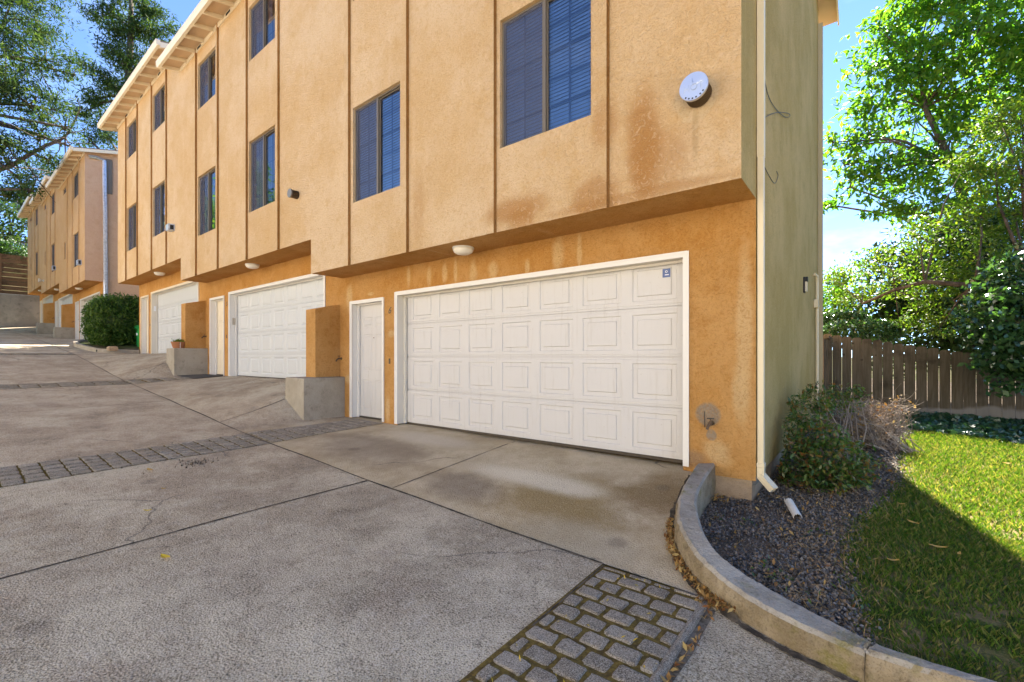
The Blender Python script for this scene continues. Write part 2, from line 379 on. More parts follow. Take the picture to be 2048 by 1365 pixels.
k = NT('joint_filler'); k.col(k.mix(k.ramp(k.noise(9, 4, .7), .4, .6), (0.05, 0.042, 0.033), (0.13, 0.105, 0.075))); k.rough(.9, .1); k2 = NT('gap_dirt'); k2.col(k2.mix(k2.ramp(k2.noise(25, 4, .7), .4, .6), (0.10, 0.08, 0.055), (0.20, 0.17, 0.13))); k2.rough(1, .1); M['soil_gap'] = k2.m; M['joint'] = k.m
k = NT('mulch_soil'); n = k.noise(9, 6, .7); n2 = k.noise(70, 3)
k.col(k.mix(k.ramp(n2, .35, .65), k.mix(k.ramp(n, .4, .65), (0.06, 0.045, 0.032), (0.12, 0.085, 0.052)), (0.18, 0.145, 0.11))); k.rough(1, .05); k.bump(n2, 1, .02); M['soil'] = k.m
k = NT('lawn_soil'); n = k.noise(4, 6, .7); k.col(k.mix(k.ramp(n, .40, .62), (0.05, 0.075, 0.015), (0.22, 0.165, 0.08))); k.rough(1, .05); k.bump(k.noise(60, 3), 1, .02); M['lawn_soil'] = k.m
k = NT('terrain_soil'); n = k.noise(.6, 6, .7); k.col(k.mix(k.ramp(n, .4, .65), (0.06, 0.07, 0.025), (0.14, 0.11, 0.06))); k.rough(1, .05); M['terrain'] = k.m

def wood(name, a, b, dark, along='z', low=None):
    k = NT(name)
    sc = {'z': (14, 14, .9), 'x': (.9, 14, 14)}[along]
    g = k.noise(2.2, 5, .7, scale=sc); isl = k.n('ShaderNodeNewGeometry').outputs['Random Per Island']
    c = k.mix(k.ramp(g, .35, .65), a, b); c = k.mix(k.ramp(k.noise(1.8, 4, .6), .5, .72, 0, .8), c, dark)
    kn = k.vor(3.4, scale=(1, 1, .8)); c = k.mix(k.ramp(kn, .10, .05, 0, .85), c, (0.03, 0.022, 0.015))
    c = k.mix(k.math('MULTIPLY', isl, .45), c, dark)
    if low is not None:
        s_ = k.n('ShaderNodeSeparateXYZ'); k.l(k.P(), s_.inputs[0])
        zz = k.math('ADD', s_.outputs['Z'], k.math('MULTIPLY', k.noise(1.2, 3), -.5))
        c = k.mix(k.ramp(zz, low, low - .06, 0, .6), c, (0.30, 0.27, 0.23))
    k.col(c); k.rough(.85, .15); k.bump(g, .4, .006); return k.m
M['fence'] = wood('weathered_cedar', (0.11, 0.085, 0.052), (0.17, 0.135, 0.09), (0.04, 0.03, 0.018), 'z', -1.28)
M['fence_dark'] = wood('dark_timber', (0.13, 0.085, 0.05), (0.19, 0.125, 0.075), (0.05, 0.035, 0.02), 'x')
k = NT('bark'); n = k.noise(8, 6, .7, scale=(1, 1, .25)); k.col(k.mix(k.ramp(n, .35, .65), (0.055, 0.042, 0.032), (0.14, 0.11, 0.085))); k.rough(.95, .1); k.bump(n, .8, .02); M['bark'] = k.m
k = NT('dry_twig'); n = k.noise(12, 3); isl = k.n('ShaderNodeNewGeometry').outputs['Random Per Island']; k.col(k.mix(isl, (0.12, 0.09, 0.07), (0.36, 0.29, 0.23))); k.rough(.9, .1); M['twig'] = k.m

def leafmat(name, cols, trans=0.45, rough=0.5, spec=0.4, tcol=None):
    k = NT(name)
    isl = k.n('ShaderNodeNewGeometry').outputs['Random Per Island']
    cr = k.n('ShaderNodeValToRGB'); cr.color_ramp.interpolation = 'LINEAR'
    els = cr.color_ramp.elements
    while len(els) < len(cols): els.new(.5)
    for i, c in enumerate(cols): els[i].position = i / (len(cols) - 1); els[i].color = (*c, 1)
    k.l(isl, cr.inputs[0]); k.col(cr.outputs[0]); k.rough(rough, spec)
    tl = k.n('ShaderNodeBsdfTranslucent')
    tm = k.mix(1.0, cr.outputs[0], tcol or (1.6, 1.8, 0.6), 'MULTIPLY'); k.l(tm, tl.inputs[0])
    ms = k.n('ShaderNodeMixShader'); ms.inputs[0].default_value = trans
    k.l(k.p.outputs[0], ms.inputs[1]); k.l(tl.outputs[0], ms.inputs[2]); k.l(ms.outputs[0], k.out.inputs[0]); return k.m
M['leaf_bright'] = leafmat('bright_green_leaf', [(0.04, 0.11, 0.015), (0.07, 0.165, 0.02), (0.11, 0.21, 0.025), (0.17, 0.25, 0.03)], .6)
M['leaf_yellow'] = leafmat('yellow_green_leaf', [(0.05, 0.11, 0.015), (0.08, 0.15, 0.018), (0.12, 0.18, 0.022), (0.17, 0.20, 0.03)], .45)
M['leaf_gloss'] = leafmat('glossy_dark_leaf', [(0.03, 0.075, 0.025), (0.05, 0.11, 0.04), (0.08, 0.15, 0.05)], .3, .22, 1.0)
M['leaf_dark'] = leafmat('dark_green_leaf', [(0.02, 0.05, 0.012), (0.035, 0.075, 0.018), (0.05, 0.10, 0.02)], .3, .5)
M['leaf_pine'] = leafmat('pine_foliage', [(0.018, 0.042, 0.016), (0.028, 0.06, 0.02), (0.055, 0.09, 0.028), (0.09, 0.12, 0.038)], .25, .8, .1)
M['leaf_hedge'] = leafmat('hedge_leaf', [(0.03, 0.075, 0.015), (0.04, 0.085, 0.014), (0.065, 0.125, 0.02), (0.12, 0.175, 0.035)], .25, .5, .25)
M['leaf_azalea'] = leafmat('azalea_leaf', [(0.03, 0.07, 0.015), (0.05, 0.11, 0.02), (0.09, 0.15, 0.03), (0.14, 0.15, 0.04), (0.20, 0.07, 0.02)], .3, .4, .45)
M['leaf_ivy'] = leafmat('ivy_leaf', [(0.015, 0.05, 0.025), (0.03, 0.08, 0.04), (0.05, 0.11, 0.055)], .15, .3, .6)
M['grass'] = leafmat('grass_blade', [(0.035, 0.08, 0.010), (0.055, 0.11, 0.012), (0.085, 0.14, 0.016), (0.15, 0.165, 0.035), (0.26, 0.20, 0.08)], .35, .5, .2, (1.6, 1.8, 0.6))
k = NT('slate_chip'); isl = k.n('ShaderNodeNewGeometry').outputs['Random Per Island']
cr = k.n('ShaderNodeValToRGB'); els = cr.color_ramp.elements
for i, (p_, c_) in enumerate([(0, (0.05, 0.047, 0.043)), (.45, (0.12, 0.113, 0.105)), (.7, (0.23, 0.218, 0.20)), (.78, (0.15, 0.095, 0.055)), (1, (0.32, 0.24, 0.16))]):
    if i > 1: els.new(p_)
for i, (p_, c_) in enumerate([(0, (0.05, 0.047, 0.043)), (.45, (0.12, 0.113, 0.105)), (.7, (0.23, 0.218, 0.20)), (.78, (0.15, 0.095, 0.055)), (1, (0.32, 0.24, 0.16))]):
    els[i].position = p_; els[i].color = (*c_, 1)
k.l(isl, cr.inputs[0]); k.col(cr.outputs[0]); k.rough(.7, .3); M['chip'] = k.m
M['litter'] = leafmat('dry_leaf', [(0.16, 0.06, 0.02), (0.35, 0.20, 0.06), (0.45, 0.33, 0.13), (0.25, 0.10, 0.03)], .2, .7, .2, (1.2, 1, .5))
M['yellow_leaf'] = leafmat('yellow_leaf', [(0.55, 0.40, 0.03), (0.62, 0.46, 0.05)], .2, .6, .2, (1.2, 1, .5))
M['tan_leaf'] = leafmat('tan_leaf', [(0.40, 0.25, 0.06), (0.5, 0.33, 0.1)], .2, .6, .2, (1.2, 1, .5))
M['straw'] = leafmat('straw', [(0.30, 0.19, 0.08), (0.42, 0.30, 0.15)], .2, .8, .1, (1.2, 1, .5))

# ------------------------------------------------------------------ ground shape
YJ, YW, YO, YD = 3.0, 5.04, 4.38, 5.22     # joint line, ground-floor wall, overhang face, garage door plane
PITCH, STEP = 7.42, 0.65
def lerp_tab(x, t):
    if x <= t[0][0]: return t[0][1]
    for (a, za), (b, zb) in zip(t, t[1:]):
        if x <= b: return za + (zb - za) * (x - a) / (b - a)
    return t[-1][1]
PJ = [(-200, 12), (-90, 6.0), (-53.5, 2.25), (-30, .72), (-21.7, .05), (-15.3, -.62), (-11.4, -.915), (-7.7, -1.215), (-4.2, -1.40), (-1.5, -1.51), (2, -1.55), (200, -3)]
WP = [(-200, 12), (-90, 6.0), (-53.5, 2.45), (-45.6, 2.1), (-45.4, 1.5), (-44.4, 1.42), (-38.2, 1.42), (-37.3, .98), (-30.5, .9), (-29.4, .7), (-24, .2), (-23.1, .12), (-16.4, .12), (-15.70, -.54), (-9.0, -.55), (-8.25, -1.20), (-6.5, -1.205), (-1.5, -1.245), (2, -1.5), (200, -3)]
def zdrive(X, Y):
    a = lerp_tab(X, PJ)
    if Y <= YJ: return a - .018 * (YJ - Y) * (1 if X > -12 else .3)
    t = min(1.0, (Y - YJ) / (YW - YJ)); b = lerp_tab(X, WP)
    t = t if X > -8.2 else t
    return a + (b - a) * t
def zgarden(X, Y):
    z = -1.455 + .012 * max(0, Y - 5) - .03 * max(0, X - 1.2) * min(1, max(0, Y - 9) / 4)
    z += .02 * math.sin(X * 2.3 + 1) * math.sin(Y * 1.7) + .05 * math.exp(-((X - 1.4) ** 2 / 1.2 + (Y - 3.2) ** 2 / .8))
    if X < .3 and Y > 6: z += .04 * min(1, (Y - 6) / 3)
    return z

# curb top edges traced on the photo at their own heights (driveway side / garden side)
CI = [px(*p[:2], z=p[2]) for p in ((1392.6, 926.6, -1.115), (1372, 960, -1.165), (1358.5, 987.5, -1.20), (1353.6, 1016.8, -1.235), (1354.5, 1037, -1.255), (1361, 1056, -1.275), (1376, 1085, -1.305), (1397.5, 1114, -1.33),
      (1446, 1158, -1.37), (1509.5, 1202, -1.395), (1592, 1246, -1.405), (1670, 1280, -1.41), (1729, 1306, -1.41))]
CO = [px(*p[:2], z=p[2]) for p in ((1431, 926.6, -1.115), (1408, 960, -1.165), (1395, 992, -1.20), (1396, 1018, -1.235), (1402, 1041, -1.255), (1410, 1063, -1.275), (1428, 1092, -1.305), (1450, 1115, -1.33),
      (1490, 1145, -1.37), (1540, 1175, -1.395), (1607, 1212, -1.405), (1675, 1246, -1.41), (1738, 1277, -1.41))]
CI2 = [px(*p, z=-1.40) for p in ((1731, 1300), (1840, 1335), (1958, 1369), (2100, 1408), (2300, 1455))]
CO2 = [px(*p, z=-1.40) for p in ((1757, 1286), (1894.5, 1331), (2010, 1365), (2150, 1403), (2350, 1448))]
mid = [(a + b) / 2 for a, b in zip(CI, CO)] + [(a + b) / 2 for a, b in zip(CI2, CO2)]
last = mid[-1]; dlast = (mid[-1] - mid[-2]).normalized()
poly = [(p.x, p.y) for p in mid] + [(last.x + dlast.x * 12, last.y + dlast.y * 12), (40, 2.8), (40, 40), (-.9, 40), (-.9, 5.06), (mid[0].x, 5.06)]
PX_, PY_ = np.array([p[0] for p in poly]), np.array([p[1] for p in poly])
def in_poly(x, y):
    c = np.zeros(np.shape(x), bool); n = len(PX_)
    for i in range(n):
        j = (i - 1) % n
        t = ((PY_[i] > y) != (PY_[j] > y)) & (x < (PX_[j] - PX_[i]) * (y - PY_[i]) / (PY_[j] - PY_[i] + 1e-12) + PX_[i])
        c ^= t
    return c

def sheet(name, xs, ys, zf, mat, keep, kind='structure', smooth=True):
    nx, ny = len(xs), len(ys)
    vs = np.array([(x, y, zf(x, y)) for y in ys for x in xs])
    cx = (np.array(xs)[:-1] + np.array(xs)[1:]) / 2; cy = (np.array(ys)[:-1] + np.array(ys)[1:]) / 2
    GX, GY = np.meshgrid(cx, cy); kp = keep(GX, GY)
    j, i = np.nonzero(kp)
    fs = np.stack([j * nx + i, j * nx + i + 1, (j + 1) * nx + i + 1, (j + 1) * nx + i], 1)
    used = np.unique(fs); remap = -np.ones(len(vs), int); remap[used] = np.arange(len(used))
    o = mesh_obj(name, vs[used], remap[fs], mat, smooth=smooth); tag(o, kind=kind); return o

def ar(a, b, st): return list(np.arange(a, b - st * .5, st)) + [b]
# driveway: one sloping slab sheet (holes where the cobble band and garden are)
xs = ar(-54, -20, .5) + ar(-20, -9.2, .25)[1:] + ar(-9.2, -2.6, .1)[1:] + ar(-2.6, 2.6, .045)[1:] + ar(2.6, 9, .4)[1:]
ys = ar(-9, .6, .4) + ar(.6, 2.5, .1)[1:] + ar(2.5, 5.3, .05)[1:]
COB = (-1.50, -.80, .2, 2.985)         # near cobble band
def keep_drive(x, y):
    k_ = ~in_poly(x, y)
    k_ &= ~((x > COB[0] - .01) & (x < COB[1] + .03) & (y > COB[2]) & (y < COB[3]))
    k_ &= ~((y > 5.30))
    return k_
def zd(X, Y):
    z = zdrive(X, Y)
    if X > -.80 and Y < 2.9: z -= .02
    return z + .004 * math.sin(X * 3.1) * math.sin(Y * 2.7)
sheet('driveway', xs, ys, zd, M['drive'], keep_drive)
# big terrain sheet under everything
def zt(X, Y):
    z = lerp_tab(X, PJ) - .35
    if Y > 5 and X < -23.0: z += min(6, (Y - 5) * .05)
    if X < -54: z += min(7, (-54 - X) * .5) 
    if X > -.9: z = min(z, -1.75)
    r = math.hypot(X, Y)
    return z
xs = [-600, -300, -200, -140, -110] + ar(-90, -50, 2) + ar(-50, 10, 3)[1:] + [20, 40, 80, 150, 300, 600]
ys = [-600, -300, -150, -80, -40, -20] + ar(-10, 30, 2.5) + [50, 80, 150, 300, 600]
sheet('ground', xs, ys, zt, M['terrain'], lambda x, y: np.ones(x.shape, bool))
# garden: slate mulch bed and lawn
def lawn_edge(y):          # X where lawn begins
    y = np.asarray(y, float)
    return np.interp(y, [1.5, 2.6, 2.95, 3.2, 3.7, 4.4, 5.2, 6.15, 7.0, 7.8, 9.0, 10.0, 11.0, 12.0, 14], [.0, .0, .0, -.04, -.10, -.13, -.02, .20, .32, .36, .40, .45, .6, 1.2, 3])
ysg = ar(1.2, 8.5, .05) + ar(8.5, 13.4, .12)[1:] + ar(13.4, 30, 1.5)[1:]
xsg = ar(-1.6, 2.6, .05) + ar(2.6, 6, .15)[1:] + ar(6, 30, 2)[1:]
sheet('mulch_bed', xsg, ysg, lambda x, y: zgarden(x, y) + .012 * math.sin(x * 17 + y * 5) * math.sin(y * 13), M['soil'], lambda x, y: in_poly(x, y) & ((x < lawn_edge(y) + .06) | (y > 11.6)))
sheet('lawn_ground', xsg, ysg, lambda x, y: zgarden(x, y) + .004, M['lawn_soil'], lambda x, y: in_poly(x, y) & (x > lawn_edge(y) - .06) & (y <= 11.7))

# ------------------------------------------------------------------ generic scatter of leaf quads
def leaves(centers, size, rng, up=0.4, asp=0.45, sz_var=.35, droop=0.0):
    """one folded rhombus per centre; returns verts, tris/quads"""
    n = len(centers)
    d = rng.normal(size=(n, 3)); d[:, 2] -= droop; d /= np.linalg.norm(d, axis=1, keepdims=True)
    nr = rng.normal(size=(n, 3)); nr[:, 2] = np.abs(nr[:, 2]) + up
    s = np.cross(d, nr); s /= np.linalg.norm(s, axis=1, keepdims=True) + 1e-9
    u = np.cross(s, d)
    L_ = (size * (1 + sz_var * rng.uniform(-1, 1, n)))[:, None]
    c = np.asarray(centers)
    a = c - d * L_ * .5; b = c + s * L_ * asp * .5 + u * L_ * .06; t = c + d * L_ * .5; e = c - s * L_ * asp * .5 + u * L_ * .06
    vs = np.stack([a, b, t, e], 1).reshape(-1, 3)
    fs = np.arange(n * 4).reshape(-1, 4)
    return vs, fs

def clump_points(cl, rng, twigs_per_m2, per_twig, tw_r, fill=.55, flat=1.0):
    """cl: list of (centre, rx, ry, rz)"""
    out = []; tws = []
    for (c, rx, ry, rz) in cl:
        area = 4 * math.pi * ((rx * ry + rx * rz + ry * rz) / 3)
        nt_ = max(6, int(area * twigs_per_m2))
        v = rng.normal(size=(nt_, 3)); v /= np.linalg.norm(v, axis=1, keepdims=True)
        r = rng.uniform(fill, 1.08, nt_) ** .7
        p = np.array(c) + v * r[:, None] * np.array([rx, ry, rz])
        tws.append(p)
        k_ = rng.poisson(per_twig, nt_) + 2
        idx = np.repeat(np.arange(nt_), k_)
        q = p[idx] + rng.normal(size=(len(idx), 3)) * tw_r * np.array([1, 1, .55 * flat])
        out.append(q)
    return np.concatenate(out), tws

def tree(name, label, cat, base, trunk, cl, leafm, size, dens, per, tw_r, group=None, asp=.45, r0=.2, fill=.5, up=.4, limbs=True, flat=1.0, seed=1, crown='crown', ntw=10, droop=0.):
    rng = np.random.default_rng(seed)
    t = thing(name, label, cat, base, group)
    pts, tws = clump_points(cl, rng, dens, per, tw_r, fill, flat)
    vs, fs = leaves(pts, size, rng, up, asp, droop=droop)
    mesh_obj(crown, vs, fs, leafm, t)
    mb = MB()
    tr = [Vector(base)] + [Vector(p) for p in trunk]
    rr = [r0 * (1 - .75 * i / (len(tr) - 1)) for i in range(len(tr))]
    mb.tube(tr, rr, 9)
    if limbs:
        for (c, rx, ry, rz), tw in zip(cl, tws):
            c = Vector(c)
            # leave from the trunk below the clump
            best = min(range(1, len(tr)), key=lambda i: (tr[i] - c).length + (2.0 if tr[i].z > c.z else 0))
            s_ = tr[best]; m1 = s_.lerp(c, .5) + Vector((rng.normal() * .15, rng.normal() * .15, .12 * (c - s_).length)) * 1
            rb = max(r0 * .08, rr[best] * .5)
            mb.tube([s_, m1, c], [rb, rb * .65, rb * .35], 6)
            for q in tw[rng.permutation(len(tw))[:ntw]]:
                q = Vector(q); mm = c.lerp(q, .5) + Vector(rng.normal(size=3) * .08 * (q - c).length)
                mb.tube([c, mm, q], [rb * .35, rb * .2, rb * .08], 4, cap=False)
    mb.build('trunk', M['bark'], t, smooth=True, fix=False)
    return t

exec_parts = []
# ------------------------------------------------------------------ building parts
def facade(mb, x0, x1, z0, z1, y, holes=(), grooves=(), reveal=.08):
    xs_ = sorted({x0, x1, *[h[0] for h in holes], *[h[1] for h in holes], *[g for gg in grooves for g in gg]})
    zs_ = sorted({z0, z1, *[h[2] for h in holes], *[h[3] for h in holes]})
    ing = lambda x: any(a < x < b for a, b in grooves)
    for a, b in zip(xs_, xs_[1:]):
        yy = y + (.03 if ing((a + b) / 2) else 0)
        for c, d in zip(zs_, zs_[1:]):
            if any(h[0] < (a + b) / 2 < h[1] and h[2] < (c + d) / 2 < h[3] for h in holes): continue
            mb.quad((a, yy, c), (b, yy, c), (b, yy, d), (a, yy, d))
    for a, b in grooves:
        mb.quad((a, y, z0), (a, y + .03, z0), (a, y + .03, z1), (a, y, z1))
        mb.quad((b, y + .03, z0), (b, y, z0), (b, y, z1), (b, y + .03, z1))
    for h in holes:
        if reveal <= 0: continue
        a, b, c, d = h; e = y + reveal
        mb.quad((a, y, c), (a, e, c), (a, e, d), (a, y, d)); mb.quad((b, e, c), (b, y, c), (b, y, d), (b, e, d))
        mb.quad((a, y, c), (b, y, c), (b, e, c), (a, e, c)); mb.quad((a, e, d), (b, e, d), (b, y, d), (a, y, d))

def window(root, x0, x1, z0, z1, y, style='blind', rows=5, label=None):
    """two-sash slider: left sash behind an insect screen"""
    e = .003; x0 += e; x1 -= e; z0 += e; z1 -= e
    ya, yb = y + .045, y + .10; f = .026; xm = (x0 + x1) / 2
    mb = MB()
    mb.box(x0, x1, ya, yb, z0, z0 + f); mb.box(x0, x1, ya, yb, z1 - f, z1)
    mb.box(x0, x0 + f, ya, yb, z0 + f, z1 - f); mb.box(x1 - f, x1, ya, yb, z0 + f, z1 - f)
    mb.box(xm - .022, xm + .022, ya - .006, yb, z0 + f, z1 - f)
    W = mb.build('window', M['bronze'], root)
    if label: grp(W, label)
    sm = MB()     # inner sash rails
    for a, b, yy in ((x0 + f, xm - .022, ya + .014), (xm + .022, x1 - f, ya + .028)):
        g = .016
        sm.box(a, b, yy, yy + .02, z0 + f, z0 + f + g); sm.box(a, b, yy, yy + .02, z1 - f - g, z1 - f)
        sm.box(a, a + g, yy, yy + .02, z0 + f + g, z1 - f - g); sm.box(b - g, b, yy, yy + .02, z0 + f + g, z1 - f - g)
    sm.build('sash', M['bronze'], W)
    for a, b, yy in ((x0 + f, xm - .022, ya + .026), (xm + .022, x1 - f, ya + .038)):
        q = MB(); q.quad((a + .004, yy, z0 + f + .004), (b - .004, yy, z0 + f + .004), (b - .004, yy, z1 - f - .004), (a + .004, yy, z1 - f - .004)); q.build('pane', M['glass'], W, fix=False)
    q = MB(); yy = ya + .006; q.quad((x0 + f, yy, z0 + f), (xm - .022, yy, z0 + f), (xm - .022, yy, z1 - f), (x0 + f, yy, z1 - f)); q.build('insect_screen', M['screen'], W, fix=False)
    if rows:
        q = MB(); yy = yb - .008
        for a, b in ((x0 + f, xm - .022), (xm + .022, x1 - f)):
            m_ = (a + b) / 2; q.box(m_ - .009, m_ + .009, yy, yy + .006, z0 + f, z1 - f)
            for i in range(1, rows):
                zz = z0 + (z1 - z0) * i / rows; q.box(a, b, yy + .0005, yy + .0055, zz - .009, zz + .009)
        q.build('window_grid', M['muntin'], W)
    yy = yb + .022
    if style == 'blind':
        q = MB(); z = z0 + .01
        while z < z1:
            q.box(x0, xm - .012, yy, yy + .003, z, z + .004) if False else None
            for a, b in ((x0 + .004, xm - .01), (xm + .01, x1 - .004)):
                q.quad((a, yy - .008, z), (b, yy - .008, z), (b, yy + .010, z + .046), (a, yy + .010, z + .046))
            z += .043
        for a, b in ((x0, xm), (xm, x1)):
            for t in (.14, .5, .86):
                xx = a + (b - a) * t; q.box(xx - .0015, xx + .0015, yy - .012, yy - .009, z0, z1)
        q.build('blind', M['blind'], W, fix=False)
    elif style in ('curtain', 'red'):
        q = MB(); n = 40; a, b = (x0, xm + .1) if style == 'curtain' else (x0, x0 + (x1 - x0) * .36)
        for i in range(n):
            u0, u1 = a + (b - a) * i / n, a + (b - a) * (i + 1) / n
            y0_, y1_ = yy + .04 + .018 * math.sin(i * 1.3), yy + .04 + .018 * math.sin((i + 1) * 1.3)
            q.quad((u0, y0_, z0), (u1, y1_, z0), (u1, y1_, z1), (u0, y0_, z1))
        q.build('curtain', M['curtain'] if style == 'curtain' else M['red_curtain'], W, fix=False, smooth=True)
    return W

def panel_face(mb, x0, x1, z0, z1, y, step=.012, band=.05, ln=.009):
    """embossed panel: outer recess line, band, raised centre"""
    r = [(0, 0), (ln, step), (ln + band, step), (2 * ln + band, 0)]
    for (a, ya), (b, yb) in zip(r, r[1:]):
        o = [(x0 + a, z0 + a), (x1 - a, z0 + a), (x1 - a, z1 - a), (x0 + a, z1 - a)]
        i = [(x0 + b, z0 + b), (x1 - b, z0 + b), (x1 - b, z1 - b), (x0 + b, z1 - b)]
        for k_ in range(4):
            l = (k_ + 1) % 4
            mb.quad((o[k_][0], y + ya, o[k_][1]), (o[l][0], y + ya, o[l][1]), (i[l][0], y + yb, i[l][1]), (i[k_][0], y + yb, i[k_][1]))
    b = r[-1][0]; mb.quad((x0 + b, y, z0 + b), (x1 - b, y, z0 + b), (x1 - b, y, z1 - b), (x0 + b, y, z1 - b))

def slab_with_panels(mb, x0, x1, z0, z1, y, panels, **kw):
    xs_ = sorted({x0, x1, *[p[0] for p in panels], *[p[1] for p in panels]})
    zs_ = sorted({z0, z1, *[p[2] for p in panels], *[p[3] for p in panels]})
    for a, b in zip(xs_, xs_[1:]):
        for c, d in zip(zs_, zs_[1:]):
            if any(p[0] < (a + b) / 2 < p[1] and p[2] < (c + d) / 2 < p[3] for p in panels): continue
            mb.quad((a, y, c), (b, y, c), (b, y, d), (a, y, d))
    for p in panels: panel_face(mb, *p, y, **kw)

def garage_door(root, ox, oz, mat, plain_top=False, bold=False, label=None):
    x0, x1 = -6.50 + ox, -1.57 + ox; z0 = -1.172 + oz; h = .585
    mb = MB(); y = YD
    for s in range(4):
        a, b = z0 + h * s + .003, z0 + h * (s + 1) - .003
        for c, d in ((a, a + .028), (b - .028, b)):      # rolled edges of the section
            mb.quad((x0, y + .005, c), (x1, y + .005, c), (x1, y + .005, d), (x0, y + .005, d))
        mb.quad((x0, y + .005, a + .028), (x1, y + .005, a + .028), (x1, y, a + .032), (x0, y, a + .032))
        mb.quad((x0, y, b - .032), (x1, y, b - .032), (x1, y + .005, b - .028), (x0, y + .005, b - .028))
        ps = []
        if not (plain_top and s == 3):
            for i in range(7):
                xa = -6.35 + ox + i * .683; ps.append((xa, xa + .535, a + .075, b - .075))
        kw = dict(step=.012, band=.02, ln=.022) if bold else {}
        slab_with_panels(mb, x0, x1, a + .032, b - .032, y, ps, **kw)
        mb.quad((x0, y + .03, b), (x1, y + .03, b), (x1, y + .03, b + .006), (x0, y + .03, b + .006))
        mb.quad((x0, y + .005, b), (x1, y + .005, b), (x1, y + .03, b), (x0, y + .03, b))
        mb.quad((x0, y + .03, a), (x1, y + .03, a), (x1, y + .005, a), (x0, y + .005, a))
    G = mb.build('garage_door', mat, root, fix=False)
    if label: grp(G, label)
    q = MB(); q.box(x0, x1, y + .004, y + .03, z0 - .035, z0 - .002); q.build('bottom_seal', M['vent_dark'], G)
    return G

def frame_trim(root, name, a, b, zt, zb, ox, oz, mat, jmat, yback, w_=.062):
    """trim round an opening a..b (outer), top zt, bottom zb"""
    a += ox; b += ox; zt += oz; zb += oz; y0 = YW - .014
    mb = MB()
    mb.box(a, a + w_, y0, YW + .01, zb, zt - w_); mb.box(b - w_, b, y0, YW + .01, zb, zt - w_); mb.box(a, b, y0 - .001, YW + .01, zt - w_, zt)
    mb.box(a - .004, a + .018, y0 - .008, y0 - .0005, zb, zt); mb.box(b - .018, b + .004, y0 - .008, y0 - .0005, zb, zt); mb.box(a + .018, b - .018, y0 - .0085, y0 - .0015, zt - .02, zt + .003)
    F = mb.build(name, mat, root)
    j = MB(); t = .02
    j.box(a + w_ - t, a + w_ - .002, YW + .0105, yback + .05, zb, zt - w_); j.box(b - w_ + .002, b - w_ + t, YW + .0105, yback + .05, zb, zt - w_)
    j.box(a + w_ - t, b - w_ + t, YW + .0105, yback + .05, zt - w_ + .002, zt - w_ + t)
    j.box(a + w_ - .002, a + w_ + .045, yback - .045, yback - .006, zb, zt - w_); j.box(a + w_ + .045, b - w_ - .002, yback - .045, yback - .006, zt - w_ - .025, zt - w_ + .002)
    j.build('jamb', jmat, F)
    return F

def entry_door(root, ox, oz, mat, peep=True):
    x0, x1, z0, z1, y = -7.955 + ox, -6.99 + ox, -1.165 + oz, 1.02 + oz, 5.196
    mb = MB(); w_ = x1 - x0; ps = []
    cols = ((x0 + .13, x0 + .13 + .30), (x1 - .13 - .30, x1 - .13))
    for c in cols:
        for (a, b) in ((.14, .72), (.90, 1.60), (1.74, 1.93)): ps.append((c[0], c[1], z0 + a, z0 + b))
    slab_with_panels(mb, x0, x1, z0, z1, y, ps, step=.008, band=.035, ln=.007)
    D = mb.build('entry_door', mat, root, fix=False)
    q = MB(); q.box(x0 + .002, x1 - .002, y - .03, y + .02, z0 - .03, z0 - .004); q.build('threshold', M['vent_dark'], D)
    q = MB(); xm = (x0 + x1) / 2; q.lathe((xm, y - .006, z0 + 1.53), [(.012, 0), (.012, .01)], 'y', 10); q.build('peephole', M['brass'], D)
    q = MB(); q.lathe((x1 - .07, y - .06, z0 + .98), [(.012, .06), (.012, .03), (.028, .02), (.03, 0)], 'y', 14); q.build('door_knob', M['brass'], D)
    return D

def ceiling_light(root, X, Y, z, r=.155):
    q = MB(); q.lathe((X, Y, z), [(r * 1.02, 0), (r * 1.02, -.018)], 'z', 28); P_ = q.build('ceiling_light', M['white'], root, smooth=False)
    q = MB(); q.lathe((X, Y, z - .0185), [(r * .97, 0), (r * .96, -.02), (r * .85, -.05), (r * .6, -.072), (r * .25, -.082)], 'z', 28)
    q.build('glass_dome', M['diffuser'], P_, smooth=True)
    return P_

def faucet(root, X, Y, z, name='hose_tap'):
    q = MB(); q.lathe((X, Y - .012, z), [(.028, 0), (.028, .012)], 'y', 14)
    q.tube([(X, Y - .01, z), (X, Y - .07, z), (X - .015, Y - .10, z - .03), (X - .02, Y - .11, z - .06)], [.012, .016, .015, .014], 8)
    q.tube([(X, Y - .055, z), (X, Y - .055, z + .045)], .007, 6)
    P_ = q.build(name, M['brass'], root)
    q = MB(); q.box(X - .035, X + .035, Y - .061, Y - .049, z + .045, z + .055); q.build('tap_handle', M['black'], P_)
    return P_

def text_mesh(body, name, mat, parent, loc, size, axis='y', shear=0.0, ext=.004):
    cu = bpy.data.curves.new(name, 'FONT'); cu.body = body; cu.size = size; cu.extrude = ext; cu.shear = shear; cu.align_x = 'CENTER'; cu.align_y = 'CENTER'
    ob = bpy.data.objects.new('tmp', cu); C.objects.link(ob)
    dg = bpy.context.evaluated_depsgraph_get(); me = bpy.data.meshes.new_from_object(ob.evaluated_get(dg))
    bpy.data.objects.remove(ob)
    Mx = Matrix.Rotation(R(90), 4, 'X'); me.transform(Mx)
    me.transform(Matrix.Translation(Vector(loc) - wloc(parent)))
    me.materials.clear(); me.materials.append(mat)
    o = bpy.data.objects.new(name, me); C.objects.link(o); o.parent = parent
    return o

